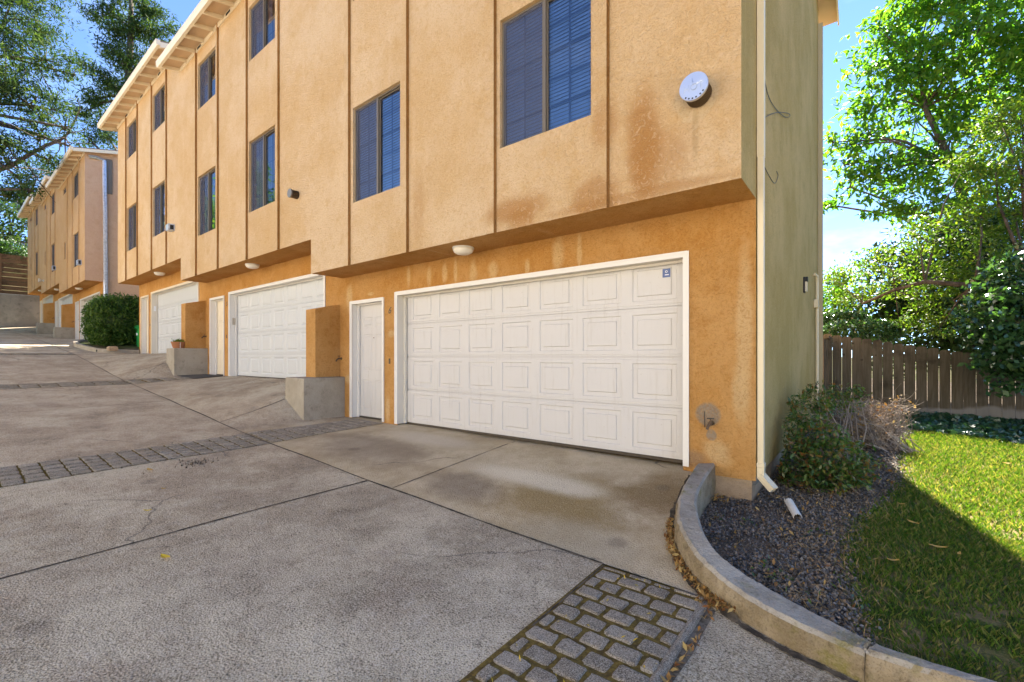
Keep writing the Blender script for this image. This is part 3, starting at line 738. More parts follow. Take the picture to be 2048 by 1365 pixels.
ZU0, PIT, YE, YR, YB = 7.60, .25, 3.93, 8.3, 12.2      # eave underside, pitch, eave Y, ridge Y, rear wall
def zu(Y): return ZU0 + PIT * (Y - YE) if Y <= YR else ZU0 + PIT * (2 * YR - YE - Y)

def roof_unit(root, xa, xb, oz, rake_r, rake_l, upper_mat, raft=True, pale=True):
    yb2 = 2 * YR - YE
    def band(lo, hi, ya=YE, yb_=yb2): return [(ya, zu(ya) + lo + oz), (YR, zu(YR) + lo + oz), (yb_, zu(yb_) + lo + oz), (yb_, zu(yb_) + hi + oz), (YR, zu(YR) + hi + oz), (ya, zu(ya) + hi + oz)]
    q = MB(); q.prism(band(.03, .075), 'x', xa, xb); q.build('eave_boards', M['wood_under'], root)
    q = MB(); q.prism(band(.078, .125, YE - .05, yb2 + .05), 'x', xa - .01, xb + .01); q.build('roof', M['roof'], root)
    g = MB(); z = ZU0 + oz
    g.prism([(YE - .105, z + .12), (YE - .10, z + .065), (YE - .07, z - .035), (YE - .005, z - .035), (YE - .005, z + .12), (YE - .02, z + .12), (YE - .02, z - .02), (YE - .06, z - .02), (YE - .088, z + .068), (YE - .092, z + .12)], 'x', xa - .03, xb + .03)
    g.prism([(YE - .10, z - .03), (YE - .005, z - .03), (YE - .005, z + .115), (YE - .10, z + .115)], 'x', xa - .036, xa - .031)
    g.prism([(YE - .10, z - .03), (YE - .005, z - .03), (YE - .005, z + .115), (YE - .10, z + .115)], 'x', xb + .031, xb + .036)
    G_ = g.build('gutter', M['cream'], root)
    if rake_r:
        q = MB(); q.prism(band(-.09, .0755, YE - .002, yb2), 'x', xb - .035, xb - .002) if False else q.prism(band(-.075, .076, YE - .001, yb2), 'x', xb + .0005, xb + .03)
        q.build('rake_board', M['cream'], root)
    if rake_l:
        q = MB(); q.prism(band(-.075, .076, YE - .001, yb2), 'x', xa - .03, xa - .0005); q.build('rake_board', M['cream'], root)

def building(root, X0, Z0, nu, up_mat, low_mat, side_mat, step, main=True):
    upm, lom, sdm, fnm, enm, edm = MB(), MB(), MB(), MB(), MB(), MB()
    for u in range(nu):
        ox = X0 + .88 - PITCH * u; oz = Z0 + step * u
        xa, xb = -8.30 + ox, -.88 + ox
        if main: wins = [(-6.90, -5.63, 2.62, 4.23), (-3.645, -2.36, 2.62, 4.23), (-6.90, -5.63, 6.05, 7.28), (-3.645, -2.36, 6.05, 7.28)]
        else: wins = [(-3.85, -2.40, 2.50, 4.2), (-3.85, -2.40, 6.05, 7.28), (-6.65, -6.15, 3.3, 4.25), (-6.95, -6.0, 6.95, 7.3)]
        holes = [(a + ox, b + ox, c + oz, d + oz) for a, b, c, d in wins]
        gv = (-6.98, -5.43, -3.71, -2.155) if main else (-5.5, -4.0, -2.2)
        grooves = [(g - .024 + ox, g + .024 + ox) for g in gv]
        zs = 1.576 + oz; ztop = zu(YO) + .03 + oz
        facade(upm, xa, xb, zs, ztop, YO, holes, ())
        for g in gv:
            bw, bd = (.18, .045) if main else (.14, .04)
            upm.add([(g - bw + ox, YO, zs), (g + ox, YO, zs), (g + ox, YO - bd, zs - .014), (g - bw + ox, YO - .012, zs), (g - bw + ox, YO, ztop), (g + ox, YO, ztop), (g + ox, YO - bd, ztop), (g - bw + ox, YO - .012, ztop)],
                    [(3, 2, 1, 0), (0, 1, 5, 4), (2, 3, 7, 6), (3, 0, 4, 7)])
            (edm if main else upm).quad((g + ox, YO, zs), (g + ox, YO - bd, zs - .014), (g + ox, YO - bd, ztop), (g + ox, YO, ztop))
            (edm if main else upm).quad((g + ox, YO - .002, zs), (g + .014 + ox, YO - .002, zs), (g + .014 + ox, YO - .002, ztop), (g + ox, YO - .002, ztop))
        # soffit of the overhang and flanks of the step between units
        lom.quad((xa, YO, zs), (xb, YO, zs), (xb, YW, zs), (xa, YW, zs))
        upm.quad((xa, YW, zs), (xa, YO, zs), (xa, YO, zs + 1), (xa, YW, zs + 1))
        # ground floor wall
        gh = [(-6.55 + ox, -1.59 + ox, -1.24 + oz, 1.085 + oz), (-7.96 + ox, -6.995 + ox, -1.24 + oz, 1.03 + oz)]
        facade(lom, xa, xb, -1.24 + oz, zs, YW, gh, (), 0)
        # right gable wall of this unit
        polyg = [(YO, zs), (YW, zs), (YW, -1.2 + oz), (YB, -1.25 + oz), (YB, zu(YB) + .028 + oz), (YR, zu(YR) + .028 + oz), (YO, ztop)]
        tgt = sdm if u == 0 else upm
        if u == 0 and not main:
            pass
        n = len(polyg); 
        tri = [(0, 1, 6), (1, 2, 3), (1, 3, 4), (1, 4, 5), (1, 5, 6)]
        tgt.add([(xb, p[0], p[1]) for p in polyg], tri)
        if u > 0:
            lom.quad((xb - .002, YW, zs - 3.3), (xb - .002, YW + .3, zs - 3.3), (xb - .002, YW + .3, zs), (xb - .002, YW, zs))
        if u == nu - 1: enm.add([(xa, p[0], p[1]) for p in polyg], tri)
        upm.quad((xa, YB, -1.3 + oz), (xb, YB, -1.3 + oz), (xb, YB, zu(YB) + .028 + oz), (xa, YB, zu(YB) + .028 + oz))
        fnm.box(xa + .02, xb - .04, YW + .02 if u == 0 else YW + .05, YB - .03, -1.9 + oz, -1.202 + oz - .04)
        # roof
        ra = xa - (.30 if u == nu - 1 else .13); rb = xb + (.33 if u == 0 else -.16)
        roof_unit(root, ra, rb, oz, True, u == nu - 1, up_mat)
        q0 = MB(); zf = ZU0 + oz
        q0.box(xa + .002, xb - (.002 if u == 0 else .16), YO - .03, YO - .002, zf + .035, zf + .14); q0.build('frieze_board', M['cream'], root)
        q1 = MB(); q1.prism([(YE - .002, zf - .055), (YO - .031, zf + .045), (YO - .031, zf + .142), (YE - .002, zf + .0295)], 'x', 0, .045)
        r0_ = None; nr = 12 if main else 11
        for i in range(nr):
            xr = ra + .08 + (rb - ra - .2) * i / (nr - 1)
            if r0_ is None:
                r0_ = q1.build('rafter_tail', M['cream'], root); r0_.location.x += xr
            else:
                c_ = r0_.copy(); C.objects.link(c_); c_.parent = root; c_.location.x = r0_.location.x - (ra + .08) + xr
        for i in (2, 5, 8):
            xr = ra + .08 + (rb - ra - .2) * (i + .5) / (nr - 1)
            q2 = MB(); q2.box(xr - .13, xr + .13, YO - .034, YO - .0305, zf + .05, zf + .11); q2.build('eave_vent', M['dark'], root)
        # windows
        st = {0: ['blind', 'blind', 'blind', 'blind'], 1: ['curtain', 'curtain', 'red', 'curtain'], 2: ['curtain', 'curtain', 'curtain', 'curtain']}[u] if main else ['curtain'] * 4
        for (h, s_) in zip(holes, st):
            window(root, *h, YO, s_, rows=(5 if (h[3] - h[2]) > 1.4 else 4) if main else 0)
        if True:
            tm = M['white'] if u < 2 else M['cream']; jm = M['jamb'] if u != 1 else M['white']
            frame_trim(root, 'garage_frame', -6.612, -1.528, 1.147, -1.19, ox, oz, tm, jm, YD)
            frame_trim(root, 'door_frame', -8.022, -6.933, 1.085, -1.19, ox, oz, tm, M['white'], 5.196, .058)
            G_ = garage_door(root, ox, oz, M['door_white'] if u == 0 else M['door_cool'], plain_top=(main and u == 2), bold=(u > 0),
                             label=('garage door with a small blue sticker', 'bright white garage door behind the orange stucco fin', 'garage door with a plain unpanelled top section')[u])
            if main and u == 0: gd0 = G_
            entry_door(root, ox, oz, M['door_white'] if u == 0 else M['cream'])
            lx = {0: -4.60, 1: -4.25, 2: -4.2}[u]
            ceiling_light(root, lx + ox, 4.70, zs - .001)
            if u < nu - 1:   # concrete block and stucco fin on the party line
                q = MB(); q.box(-8.93 + ox, -8.22 + ox, 4.2, YW - .003, -1.6 + oz, -.40 + oz, .012); q.build('concrete_block', M['conc'], root)
                q = MB(); q.prism([(4.52, -.398 + oz), (YW - .002, -.398 + oz), (YW - .002, 1.057 + oz), (4.52, .93 + oz)], 'x', -8.76 + ox, -8.40 + ox); q.build('stucco_fin', lom_m(low_mat), root)
                faucet(root, -8.345 + ox, YW, -.035 + oz)
            # doorbell plate
            q = MB(); q.box(-6.79 + ox, -6.755 + ox, YW - .012, YW - .001, -.13 + oz, -.03 + oz, .004); q.build('doorbell', M['brass'], root)
            num = ('6', '5', '3')[u] if main else None
            if num: text_mesh(num, 'house_number', M['brass'], root, (-6.775 + ox, YW - .006, .83 + oz), .17, shear=.35)
    W_ = upm.build('upper_wall', up_mat, root, fix=False)
    lom.build('ground_floor_wall', low_mat, root, fix=False); sdm.build('side_wall', side_mat, root, fix=False); enm.build('end_wall', side_mat, root, fix=False)
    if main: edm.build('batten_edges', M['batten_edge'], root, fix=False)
    fnm.build('foundation', M['found'], root)
    return gd0 if main else None
def lom_m(m): return m

B1 = thing('apartment_building', 'near orange stucco townhouse block with three white garage doors and an overhanging upper storey', 'building', (-12, YW, -1.2))
gd0 = building(B1, -.88, 0, 3, M['peach'], M['ochre'], M['green_stucco'], STEP, True)
B2 = thing('apartment_building', 'pale peach townhouse block further up the drive, behind the round hedge', 'building', (-40, YW, .9))
building(B2, -29.6, 2.12, 3, M['pale_peach'], M['ochre'], M['pink_stucco'], .60, False)

# --- fittings of the near building
def seg(a, b, n): return [a + (b - a) * i / n for i in range(n + 1)]
# flue vent caps
def flue(root, X, z, r, dp, writing=False):
    q = MB(); q.lathe((X, YO - dp, z), [(r * .86, 0), (r * .86, dp)], 'y', 40)
    for i in range(44):
        a = i * 2 * math.pi / 44; q.box(0, 0, 0, 0, 0, 0) if False else None
    V = q.build('flue_vent', M['vent_dark'], root)
    q = MB(); q.lathe((X, YO - dp - .012, z), [(r * .985, 0), (r, .004), (r, .026), (r * .9, .027)], 'y', 48); q.build('vent_cap', M['steel'] if writing else M['dull_steel'], V, smooth=False)
    # louvre wires
    q = MB()
    for i in range(56):
        a = i * 2 * math.pi / 56; c_, s_ = math.cos(a) * r * .9, math.sin(a) * r * .9
        c2, s2 = math.cos(a + .35) * r * .9, math.sin(a + .35) * r * .9
        q.tube([(X + c_, YO - dp + .012, z + s_), (X + c2, YO - .002, z + s2)], .0022, 3, cap=False)
        c2, s2 = math.cos(a - .35) * r * .9, math.sin(a - .35) * r * .9
        q.tube([(X + c_, YO - dp + .012, z + s_), (X + c2, YO - .002, z + s2)], .0022, 3, cap=False)
    q.build('vent_mesh', M['brass'], V, fix=False)
    if writing:
        q = MB()
        for i in range(6):
            a = R(-128 + 17 * i + (4 if i > 3 else 0)); rr_ = r * .86; X_, Z_ = X + math.cos(a) * rr_, z + math.sin(a) * rr_
            u_, v_ = math.cos(a), math.sin(a); h_ = r * .055
            pts = [(X_ + u_ * h_ * s1 - v_ * h_ * s2, YO - dp - .0135, Z_ + v_ * h_ * s1 + u_ * h_ * s2) for s1, s2 in ((-1, -1), (1, -1), (1, 1), (-1, 1))]
            q.add(pts, [(0, 1, 2, 3)])
        q.build('vent_slots', M['dark'], V, fix=False)
        text_mesh('HOT', 'raised_lettering', M['galv'], V, (X, YO - dp - .013, z - .012), .085, ext=.004)
        q = MB()
        for a in (100, 20): q.tube([(X + math.cos(R(a)) * .03, YO - dp - .013, z + .0 + math.sin(R(a)) * .035), (X + math.cos(R(a)) * .075, YO - dp - .013, z + math.sin(R(a)) * .08)], [.006, .003], 5)
        q.build('raised_arrow', M['steel'], V)
    return V
flue(B1, -1.235, 2.43, .125, .17, True)
p = px(595, 391, Y=YO); flue(B1, p.x, p.z, .085, .15)
p = px(347, 457, Y=YO); q = MB(); q.box(p.x - .13, p.x + .13, YO - .16, YO - .001, p.z - .10, p.z + .10, .015); V = q.build('dryer_vent', M['galv'], B1)
q = MB(); q.box(p.x + .1305, p.x + .1345, YO - .12, YO - .03, p.z - .07, p.z + .06); q.build('vent_mouth', M['dark'], V)
for (x, y) in ((162, 526), (111, 537)):
    p = px(x, y, Y=YO); q = MB(); q.box(p.x - .16, p.x + .16, YO - .15, YO - .001, p.z - .13, p.z + .13, .02); V = q.build('dryer_vent', M['galv'], B2)
    q = MB(); q.box(p.x + .1605, p.x + .1645, YO - .12, YO - .03, p.z - .09, p.z + .09); q.build('vent_mouth', M['dark'], V)
p = px(88, 562, Y=YO); q = MB(); q.lathe((p.x, YO - .10, p.z), [(.06, .1), (.06, .05), (.03, .02), (.10, -.08), (.13, -.16)], 'y', 14); q.build('floodlight', M['white'], B2)

# sticker on the near garage door
p = px(1333, 546.5, Y=YD); q = MB(); q.box(p.x - .045, p.x + .045, YD - .004, YD - .001, p.z - .05, p.z + .05); S_ = q.build('sticker', M['blue_label'], gd0)
q = MB()
for i in range(16):
    a, b = 2 * math.pi * i / 16, 2 * math.pi * (i + 1) / 16
    q.add([(p.x + math.cos(a) * .014, YD - .0045, p.z + .016 + math.sin(a) * .014), (p.x + math.cos(b) * .014, YD - .0045, p.z + .016 + math.sin(b) * .014),
           (p.x + math.cos(b) * .009, YD - .0045, p.z + .016 + math.sin(b) * .009), (p.x + math.cos(a) * .009, YD - .0045, p.z + .016 + math.sin(a) * .009)], [(0, 1, 2, 3)])
q.box(p.x - .018, p.x + .028, YD - .0048, YD - .0042, p.z - .026, p.z - .016)
q.build('sticker_mark', M['label_white'], B1, fix=False)
# keypads on the jambs
for u, nm, m_, (x, y) in ((1, 'keypad', 'tan_box', (467, 643)), (2, 'keypad', 'label_white', (316, 618))):
    a = -6.55 - PITCH * u; pz = px(x, y, X=a).z
    q = MB(); q.box(a + .001, a + .026, YW + .06, YW + .125, pz - .10, pz + .09, .006); q.build(nm, M[m_], B1)
# hose tap in its cement patch beside the near garage
p = px(1424, 846, Y=YW); faucet(B1, p.x, YW - .002, p.z)
p2 = px(1409, 838, Y=YW); q = MB(); q.tube([(p2.x, YW - .004, p2.z + .08), (p2.x + .004, YW - .004, p2.z - .09)], .004, 5); q.build('loose_wire', M['black'], B1)

# corner downspout
q = MB(); xs0, xs1, y0, y1 = -.874, -.812, 5.055, 5.135
zj = px(1520, 318, Y=5.09).z; zc = px(1520, 928, Y=5.09).z; ze = px(1520, 955, Y=5.09).z
q.box(xs0, xs1, y0, y1, zj + .01, 7.62, .006); q.box(xs0 + .004, xs1 - .004, y0 + .004, y1 - .004, zc, zj + .06, .006)
q.box(xs0 - .003, xs1 + .004, y0 - .004, y1 + .002, zc - .03, zc + .012, .004)
q.box(xs0, xs1, y0, y1, ze, zc - .01, .006)
D_ = q.build('downspout', M['pipe'], B1)
q = MB(); d1 = Vector((.78, -.30, -.75)).normalized(); a_ = Vector((-.843, 5.095, ze + .02)); b_ = a_ + d1 * .17
u1 = Vector((.30, .78, 0)).normalized() * .04; v1 = d1.cross(u1).normalized() * .031
q.add([a_ - u1 - v1, a_ + u1 - v1, a_ + u1 + v1, a_ - u1 + v1, b_ - u1 - v1, b_ + u1 - v1, b_ + u1 + v1, b_ - u1 + v1], [(0, 1, 5, 4), (1, 2, 6, 5), (2, 3, 7, 6), (3, 0, 4, 7), (0, 3, 2, 1)])
q.build('downspout_elbow', M['pipe'], D_, fix=False)
# side wall: rear downspout, conduit, lamp, loose cable
q = MB(); q.box(-.874, -.79, 12.02, 12.13, -1.2, 7.35, .008); q.build('downspout', M['tan_pipe'], B1)
zt_, zb_ = px(1628, 552, Y=11.2).z, -1.2
q = MB(); q.tube([(-.86, 11.0, zt_), (-.83, 11.15, zt_ - .02), (-.83, 11.2, zt_ - .15), (-.83, 11.2, zb_)], .03, 8)
q.box(-.874, -.80, 11.05, 11.25, px(0, 606, d=9.4).z - .12, px(0, 606, d=9.4).z + .05, .01); q.build('conduit', M['pipe'], B1)
a = px(1604, 552, X=-.88); b = px(1609, 589, X=-.88); yl = (a.y + b.y) / 2
q = MB(); q.box(-.876, -.85, yl - .06, yl + .06, b.z, a.z, .004); q.box(-.85, -.81, yl - .05, yl + .05, a.z - .08, a.z, .004); Wl = q.build('wall_lamp', M['black'], B1)
q = MB(); q.box(-.849, -.822, yl - .04, yl + .04, b.z + .02, a.z - .081, .006); q.build('lamp_shade', M['cream'], Wl)
def sidepath(pts, X=-.868): return [px(x, y, X=X) for x, y in pts]
def smooth_path(P_, n=6):
    out = []
    for i in range(len(P_) - 1):
        p0, p1, p2, p3 = P_[max(i - 1, 0)], P_[i], P_[i + 1], P_[min(i + 2, len(P_) - 1)]
        for k_ in range(n):
            t = k_ / n; out.append(.5 * ((2 * p1) + (p2 - p0) * t + (2 * p0 - 5 * p1 + 4 * p2 - p3) * t * t + (3 * p1 - p0 - 3 * p2 + p3) * t ** 3))
    return out + [P_[-1]]
q = MB()
q.tube(smooth_path(sidepath([(1528, 60), (1529, 140), (1532, 175), (1541, 202), (1557, 224), (1572, 235), (1580, 232), (1576, 227), (1560, 225), (1544, 228), (1527, 237)])), .004, 5)
q.tube(smooth_path(sidepath([(1528, 332), (1536, 348), (1549, 367), (1556, 352), (1553, 343)])), .0035, 5)
q.build('loose_cable', M['black'], B1)

# building 2: side window, steel downspout
q = MB(); a = px(211.5, 322, X=-29.6); b = px(224.5, 390, X=-29.6)
q.box(-29.6, -29.56, a.y, b.y, b.z, a.z + .1); Wd = q.build('side_window', M['bronze'], B2)
q = MB(); q.box(-29.559, -29.553, a.y + .12, b.y - .12, b.z + .1, a.z - .02); q.build('pane', M['glass'], Wd)
q = MB(); a = px(209, 322, X=-29.55); q.tube([px(178, 313, X=-29.5), px(192, 315, X=-29.52), a, px(210.5, 420, X=-29.52), px(212, 640, X=-29.52)], .085, 6); q.build('downspout', M['galv'], B2)
# ------------------------------------------------------------------ kerbs, joints, cobbles
def curb_mesh(inner, outer, depth=.5, rnd=.022, rng=np.random.default_rng(3)):
    inner = smooth_path(inner, 7); outer = smooth_path(outer, 7); n = len(inner)
    vs, fs = [], []
    prof_n = 8
    for i in range(n):
        a, b = inner[i], outer[i]; w_ = (b - a); l = w_.length; w_ = w_ / l
        jit = lambda s: float(rng.normal() * s)
        o = jit(.0025)
        ring = [a + w_ * (.0 + o) + Vector((0, 0, -depth)) + w_ * -.03, a + w_ * (.0 + o) - w_ * .012 + Vector((0, 0, -rnd * 3)), a + w_ * (.003 + o) + Vector((0, 0, -rnd)), a + w_ * (.022 + o) + Vector((0, 0, jit(.0015))),
                b - w_ * (.022 + jit(.002)) + Vector((0, 0, jit(.0015))), b - w_ * .003 + Vector((0, 0, -rnd)), b + Vector((0, 0, -rnd * 3)), b + Vector((0, 0, -depth))]
        vs += ring
    for i in range(n - 1):
        for k_ in range(prof_n - 1): fs.append((i * prof_n + k_, i * prof_n + k_ + 1, (i + 1) * prof_n + k_ + 1, (i + 1) * prof_n + k_))
    fs.append(tuple(range(prof_n))); fs.append(tuple((n - 1) * prof_n + k_ for k_ in range(prof_n))[::-1])
    return vs, fs
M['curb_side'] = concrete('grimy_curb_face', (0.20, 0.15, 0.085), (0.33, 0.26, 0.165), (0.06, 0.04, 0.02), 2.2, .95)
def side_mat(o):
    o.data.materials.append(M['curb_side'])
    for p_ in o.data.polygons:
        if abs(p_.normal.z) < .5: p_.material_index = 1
vs, fs = curb_mesh(CI, CO)
o = mesh_obj('concrete_curb', vs, fs, M['curb'], smooth=False, fix=True); side_mat(o); tag(o, 'weathered grey concrete curb curving out from the garage wall around the slate bed', 'curb')
vs, fs = curb_mesh(CI2, CO2)
o = mesh_obj('concrete_curb', vs, fs, M['curb'], fix=True); side_mat(o); tag(o, 'paler straight curb piece at the bottom right edge of the lawn', 'curb')

def strip(mb, pts, w_, lift=.004, zf=zd):
    """thin sheet draped on the drive"""
    P_ = []
    for (xa, ya), (xb, yb) in zip(pts, pts[1:]):
        n = max(2, int(math.hypot(xb - xa, yb - ya) / .25))
        for i in range(n): P_.append((xa + (xb - xa) * i / n, ya + (yb - ya) * i / n))
    P_.append(pts[-1])
    L_, R_ = [], []
    for i, p in enumerate(P_):
        a, b = P_[max(i - 1, 0)], P_[min(i + 1, len(P_) - 1)]; dx, dy = b[0] - a[0], b[1] - a[1]; l = max(math.hypot(dx, dy), 1e-9)
        nx, ny = -dy / l * w_ / 2, dx / l * w_ / 2; ww = random.uniform(.55, 1.25)
        L_.append((p[0] + nx * ww, p[1] + ny * ww)); R_.append((p[0] - nx * ww, p[1] - ny * ww))
    z = lambda q: max(zf(q[0], q[1]), zf(q[0], q[1])) + lift
    for i in range(len(P_) - 1):
        mb.quad((*L_[i], z(L_[i])), (*R_[i], z(R_[i])), (*R_[i + 1], z(R_[i + 1])), (*L_[i + 1], z(L_[i + 1])))
mb = MB()
strip(mb, [(-53, 3), (-8.8, 3), (-1.52, 2.992)], .022)
strip(mb, [(-4.42, -8), (-4.42, 2.98)], .026); strip(mb, [(-4.0, 3.02), (-4.0, 5.15)], .018)
strip(mb, [(-11.5, -8), (-11.4, 2.98)], .018); strip(mb, [(-11.2, 3.02), (-11.1, 4.9)], .014)
strip(mb, [(-8.78, 3.02), (-8.92, 4.18)], .02)
strip(mb, [(-16.2, 3.02), (-16.33, 4.18)], .018)
strip(mb, [(-19, -8), (-18.9, 2.98)], .016)
strip(mb, [(-1.49, .3), (-1.50, 2.98)], .016)
tag(mb.build('pavement_joints', M['joint'], fix=False), kind='structure')

def cobbles(name, x0, x1, y0, y1, zf, sx_, sy_, seed, lift=.0, near=False):
    rng = np.random.default_rng(seed); mb = MB()
    ny = max(1, int((y1 - y0) / sy_)); nx = max(2, int(round((x1 - x0) / sx_)))
    sy_ = (y1 - y0) / ny
    for j in range(ny):
        off = (j % 2) * .5
        xs_ = [x0] + [x0 + (x1 - x0) * (i + off) / nx for i in range(0 if off else 1, nx)] + [x1]
        xs_ = [xs_[0]] + [v + rng.normal() * .012 for v in xs_[1:-1]] + [xs_[-1]]
        for a, b in zip(xs_, xs_[1:]):
            if b - a < .035: continue
            g = .0135 if near else .008
            ya, yb = y0 + j * sy_ + g * rng.uniform(.7, 1.3), y0 + (j + 1) * sy_ - g * rng.uniform(.7, 1.3)
            a_, b_ = a + g * rng.uniform(.7, 1.3), b - g * rng.uniform(.7, 1.3)
            h = rng.uniform(.007, .015) if near else .006
            rings = []
            nn = 4
            for (ins, dz) in ((0, -.05), (0, h * .35), (.005, h * .85), (.014, h)):
                pts = []
                cx_, cy_ = (a_ + b_) / 2, (ya + yb) / 2; hw, hh = (b_ - a_) / 2 - ins, (yb - ya) / 2 - ins
                for q_ in range(16):
                    t = 2 * math.pi * (q_ + .5) / 16; c_, s_ = math.cos(t), math.sin(t); e = .24
                    X_ = cx_ + hw * math.copysign(abs(c_) ** e, c_); Y_ = cy_ + hh * math.copysign(abs(s_) ** e, s_)
                    jx = rng.normal() * .003; jy = rng.normal() * .003
                    pts.append((X_ + jx, Y_ + jy, zf(cx_, cy_) + dz + lift))
                rings.append(pts)
            base = len(mb.v)
            for r_ in rings: mb.v += r_
            for l in range(3):
                for q_ in range(16): mb.f.append((base + l * 16 + q_, base + l * 16 + (q_ + 1) % 16, base + (l + 1) * 16 + (q_ + 1) % 16, base + (l + 1) * 16 + q_))
            mb.f.append(tuple(base + 48 + q_ for q_ in range(16)))
    return mb
mb = cobbles('x', COB[0], COB[1], .9, COB[3] - .06, zdrive, .172, .134, 5, 0, True)
mb2 = cobbles('x', COB[0], COB[1], COB[3] - .058, COB[3] - .004, zdrive, .172, .054, 6, 0, True)
mb.add(mb2.v, mb2.f)
tag(mb.build('cobble_paving', M['stone'], fix=False, smooth=False), kind='structure')
q = MB()
for j in range(10):
    ya, yb = .3 + .27 * j, .3 + .27 * (j + 1)
    yb = min(yb, 2.985)
    q.quad((COB[0] - .02, ya, zdrive(-1.5, ya) + .002), (COB[1], ya, zdrive(-.8, ya) + .002), (COB[1], yb, zdrive(-.8, yb) + .002), (COB[0] - .02, yb, zdrive(-1.5, yb) + .002))
tag(q.build('paving_bed', M['moss'], fix=False), kind='structure')
# smooth rounded nosing on the right edge of the cobbles and the leaf-filled gap beside it
q = MB(); n = 30
ed = [(-.80, .5 + (2.975 - .5) * i / n) for i in range(n + 1)]
for r_, nm in ((.028, 0),): q.tube([(x, y, zdrive(x, y) - .018) for x, y in ed], r_, 8)
tag(q.build('kerb_nosing', M['stone'], fix=False, smooth=True), kind='structure')
q = MB(); strip(q, [(-.752, .4), (-.752, 2.93)], .06, .001, lambda x, y: zdrive(x, y) - .018); tag(q.build('gutter_gap', M['soil_gap'], fix=False), kind='structure')
# gap between drive and curb
gp = smooth_path(CI, 5); q = MB()
pts = [(p.x - .055 if p.y > 3.2 else p.x - .03, p.y - (.0 if p.y > 3.2 else .045)) for p in gp]
strip(q, pts, .05, .007); tag(q.build('gutter_line', M['joint'], fix=False), kind='structure')
# older bands across the drive
for (x0, x1, y0, y1, sd) in ((-7.70, -6.82, -6, 2.98, 21), (-7.75, -6.86, 3.03, 4.98, 22), (-15.3, -14.45, -6, 2.98, 23), (-15.35, -14.4, 3.03, 4.98, 24), (-22.6, -21.9, -6, 3.0, 25)):
    q = MB()
    ny = 24
    for j in range(ny):
        ya, yb = y0 + (y1 - y0) * j / ny, y0 + (y1 - y0) * (j + 1) / ny
        for i in range(4):
            xa, xb = x0 + (x1 - x0) * i / 4, x0 + (x1 - x0) * (i + 1) / 4
            q.quad((xa, ya, zd(xa, ya) + .004), (xb, ya, zd(xb, ya) + .004), (xb, yb, zd(xb, yb) + .004), (xa, yb, zd(xa, yb) + .004))
    tag(q.build('paving_bed', M['moss'], fix=False), kind='structure')
    sz = (.17, .17) if x0 > -10 else (.28, .3)
    mb = cobbles('x', x0, x1, y0, y1, zd, sz[0], sz[1], sd, .008)
    tag(mb.build('cobble_paving', M['stone_far'] if 'stone_far' in M else M['stone'], fix=False), kind='structure')

# ------------------------------------------------------------------ planting bed by the far garage: kerb island
isl = [(-22.9, 5.0), (-22.95, 4.1), (-23.6, 3.75), (-26.5, 3.6), (-28.6, 4.0), (-29.45, 4.9)]
isl = [Vector((x, y, 0)) for x, y in isl]; sp = smooth_path(isl, 6)
q = MB()
for a, b in zip(sp, sp[1:]):
    za, zb = zd(a.x, a.y), zd(b.x, b.y); t = .16; m1, m2 = Vector((-25.8, 6, 0)), None
    ia = a + (m1 - a).normalized() * .16; ib = b + (m1 - b).normalized() * .16
    q.add([(a.x, a.y, za - .3), (b.x, b.y, zb - .3), (b.x, b.y, zb + t), (a.x, a.y, za + t), (ib.x, ib.y, zb + t), (ia.x, ia.y, za + t), (ib.x, ib.y, zb - .1), (ia.x, ia.y, za - .1)], [(0, 1, 2, 3), (3, 2, 4, 5), (5, 4, 6, 7)])
o = q.build('concrete_curb', M['conc'], fix=True); tag(o, 'rounded concrete curb with a drain hole in front of the round hedge', 'curb')
p = px(250, 704, Y=3.8); q = MB(); q.lathe((-23.35, 3.79, zd(-23.3, 3.8) + .07), [(.045, -.01), (.045, .05)], 'y', 12); qq = q.build('drain_hole', M['dark'], o)
q = MB(); c0 = Vector((-25.8, 5.5, 0))
for a, b in zip(sp, sp[1:]):
    ia = a + (c0 - a).normalized() * .15; ib = b + (c0 - b).normalized() * .15
    q.add([(ia.x, ia.y, zd(ia.x, 4) + .1), (ib.x, ib.y, zd(ib.x, 4) + .1), (c0.x, c0.y, zd(c0.x, 4) + .2)], [(0, 1, 2)])
q.quad((-23.0, 4.6, .3), (-23.0, 14, .5), (-29.6, 14, 1.1), (-29.6, 4.6, .95))
tag(q.build('planting_bed', M['terrain'], fix=False), kind='structure')

# ------------------------------------------------------------------ wooden fence
def fence_top(X): return .50 - .195 * (X + .53)
F = thing('wooden_fence', 'weathered dog-eared cedar board fence behind the lawn, in shade', 'fence', (1.5, 13.2, -1.4))
rngf = np.random.default_rng(4)
X = -.86; i = 0
while X < 7.5:
    wd = .176 + rngf.uniform(-.006, .006); zt_ = max(fence_top(X + .09), -.25) + rngf.uniform(-.012, .012); zb_ = zt_ - 1.95
    yj = 13.2 + rngf.uniform(-.006, .006); c_ = .045
    q = MB(); q.prism([(X, zb_), (X + wd, zb_), (X + wd, zt_ - c_), (X + wd - c_ * .35, zt_ - c_ * .35), (X + wd - c_, zt_), (X + c_, zt_), (X + c_ * .35, zt_ - c_ * .35), (X, zt_ - c_)], 'y', yj, yj + .016)
    q.build('fence_board', M['fence'], F); X += wd + rngf.uniform(.004, .012)
q = MB()
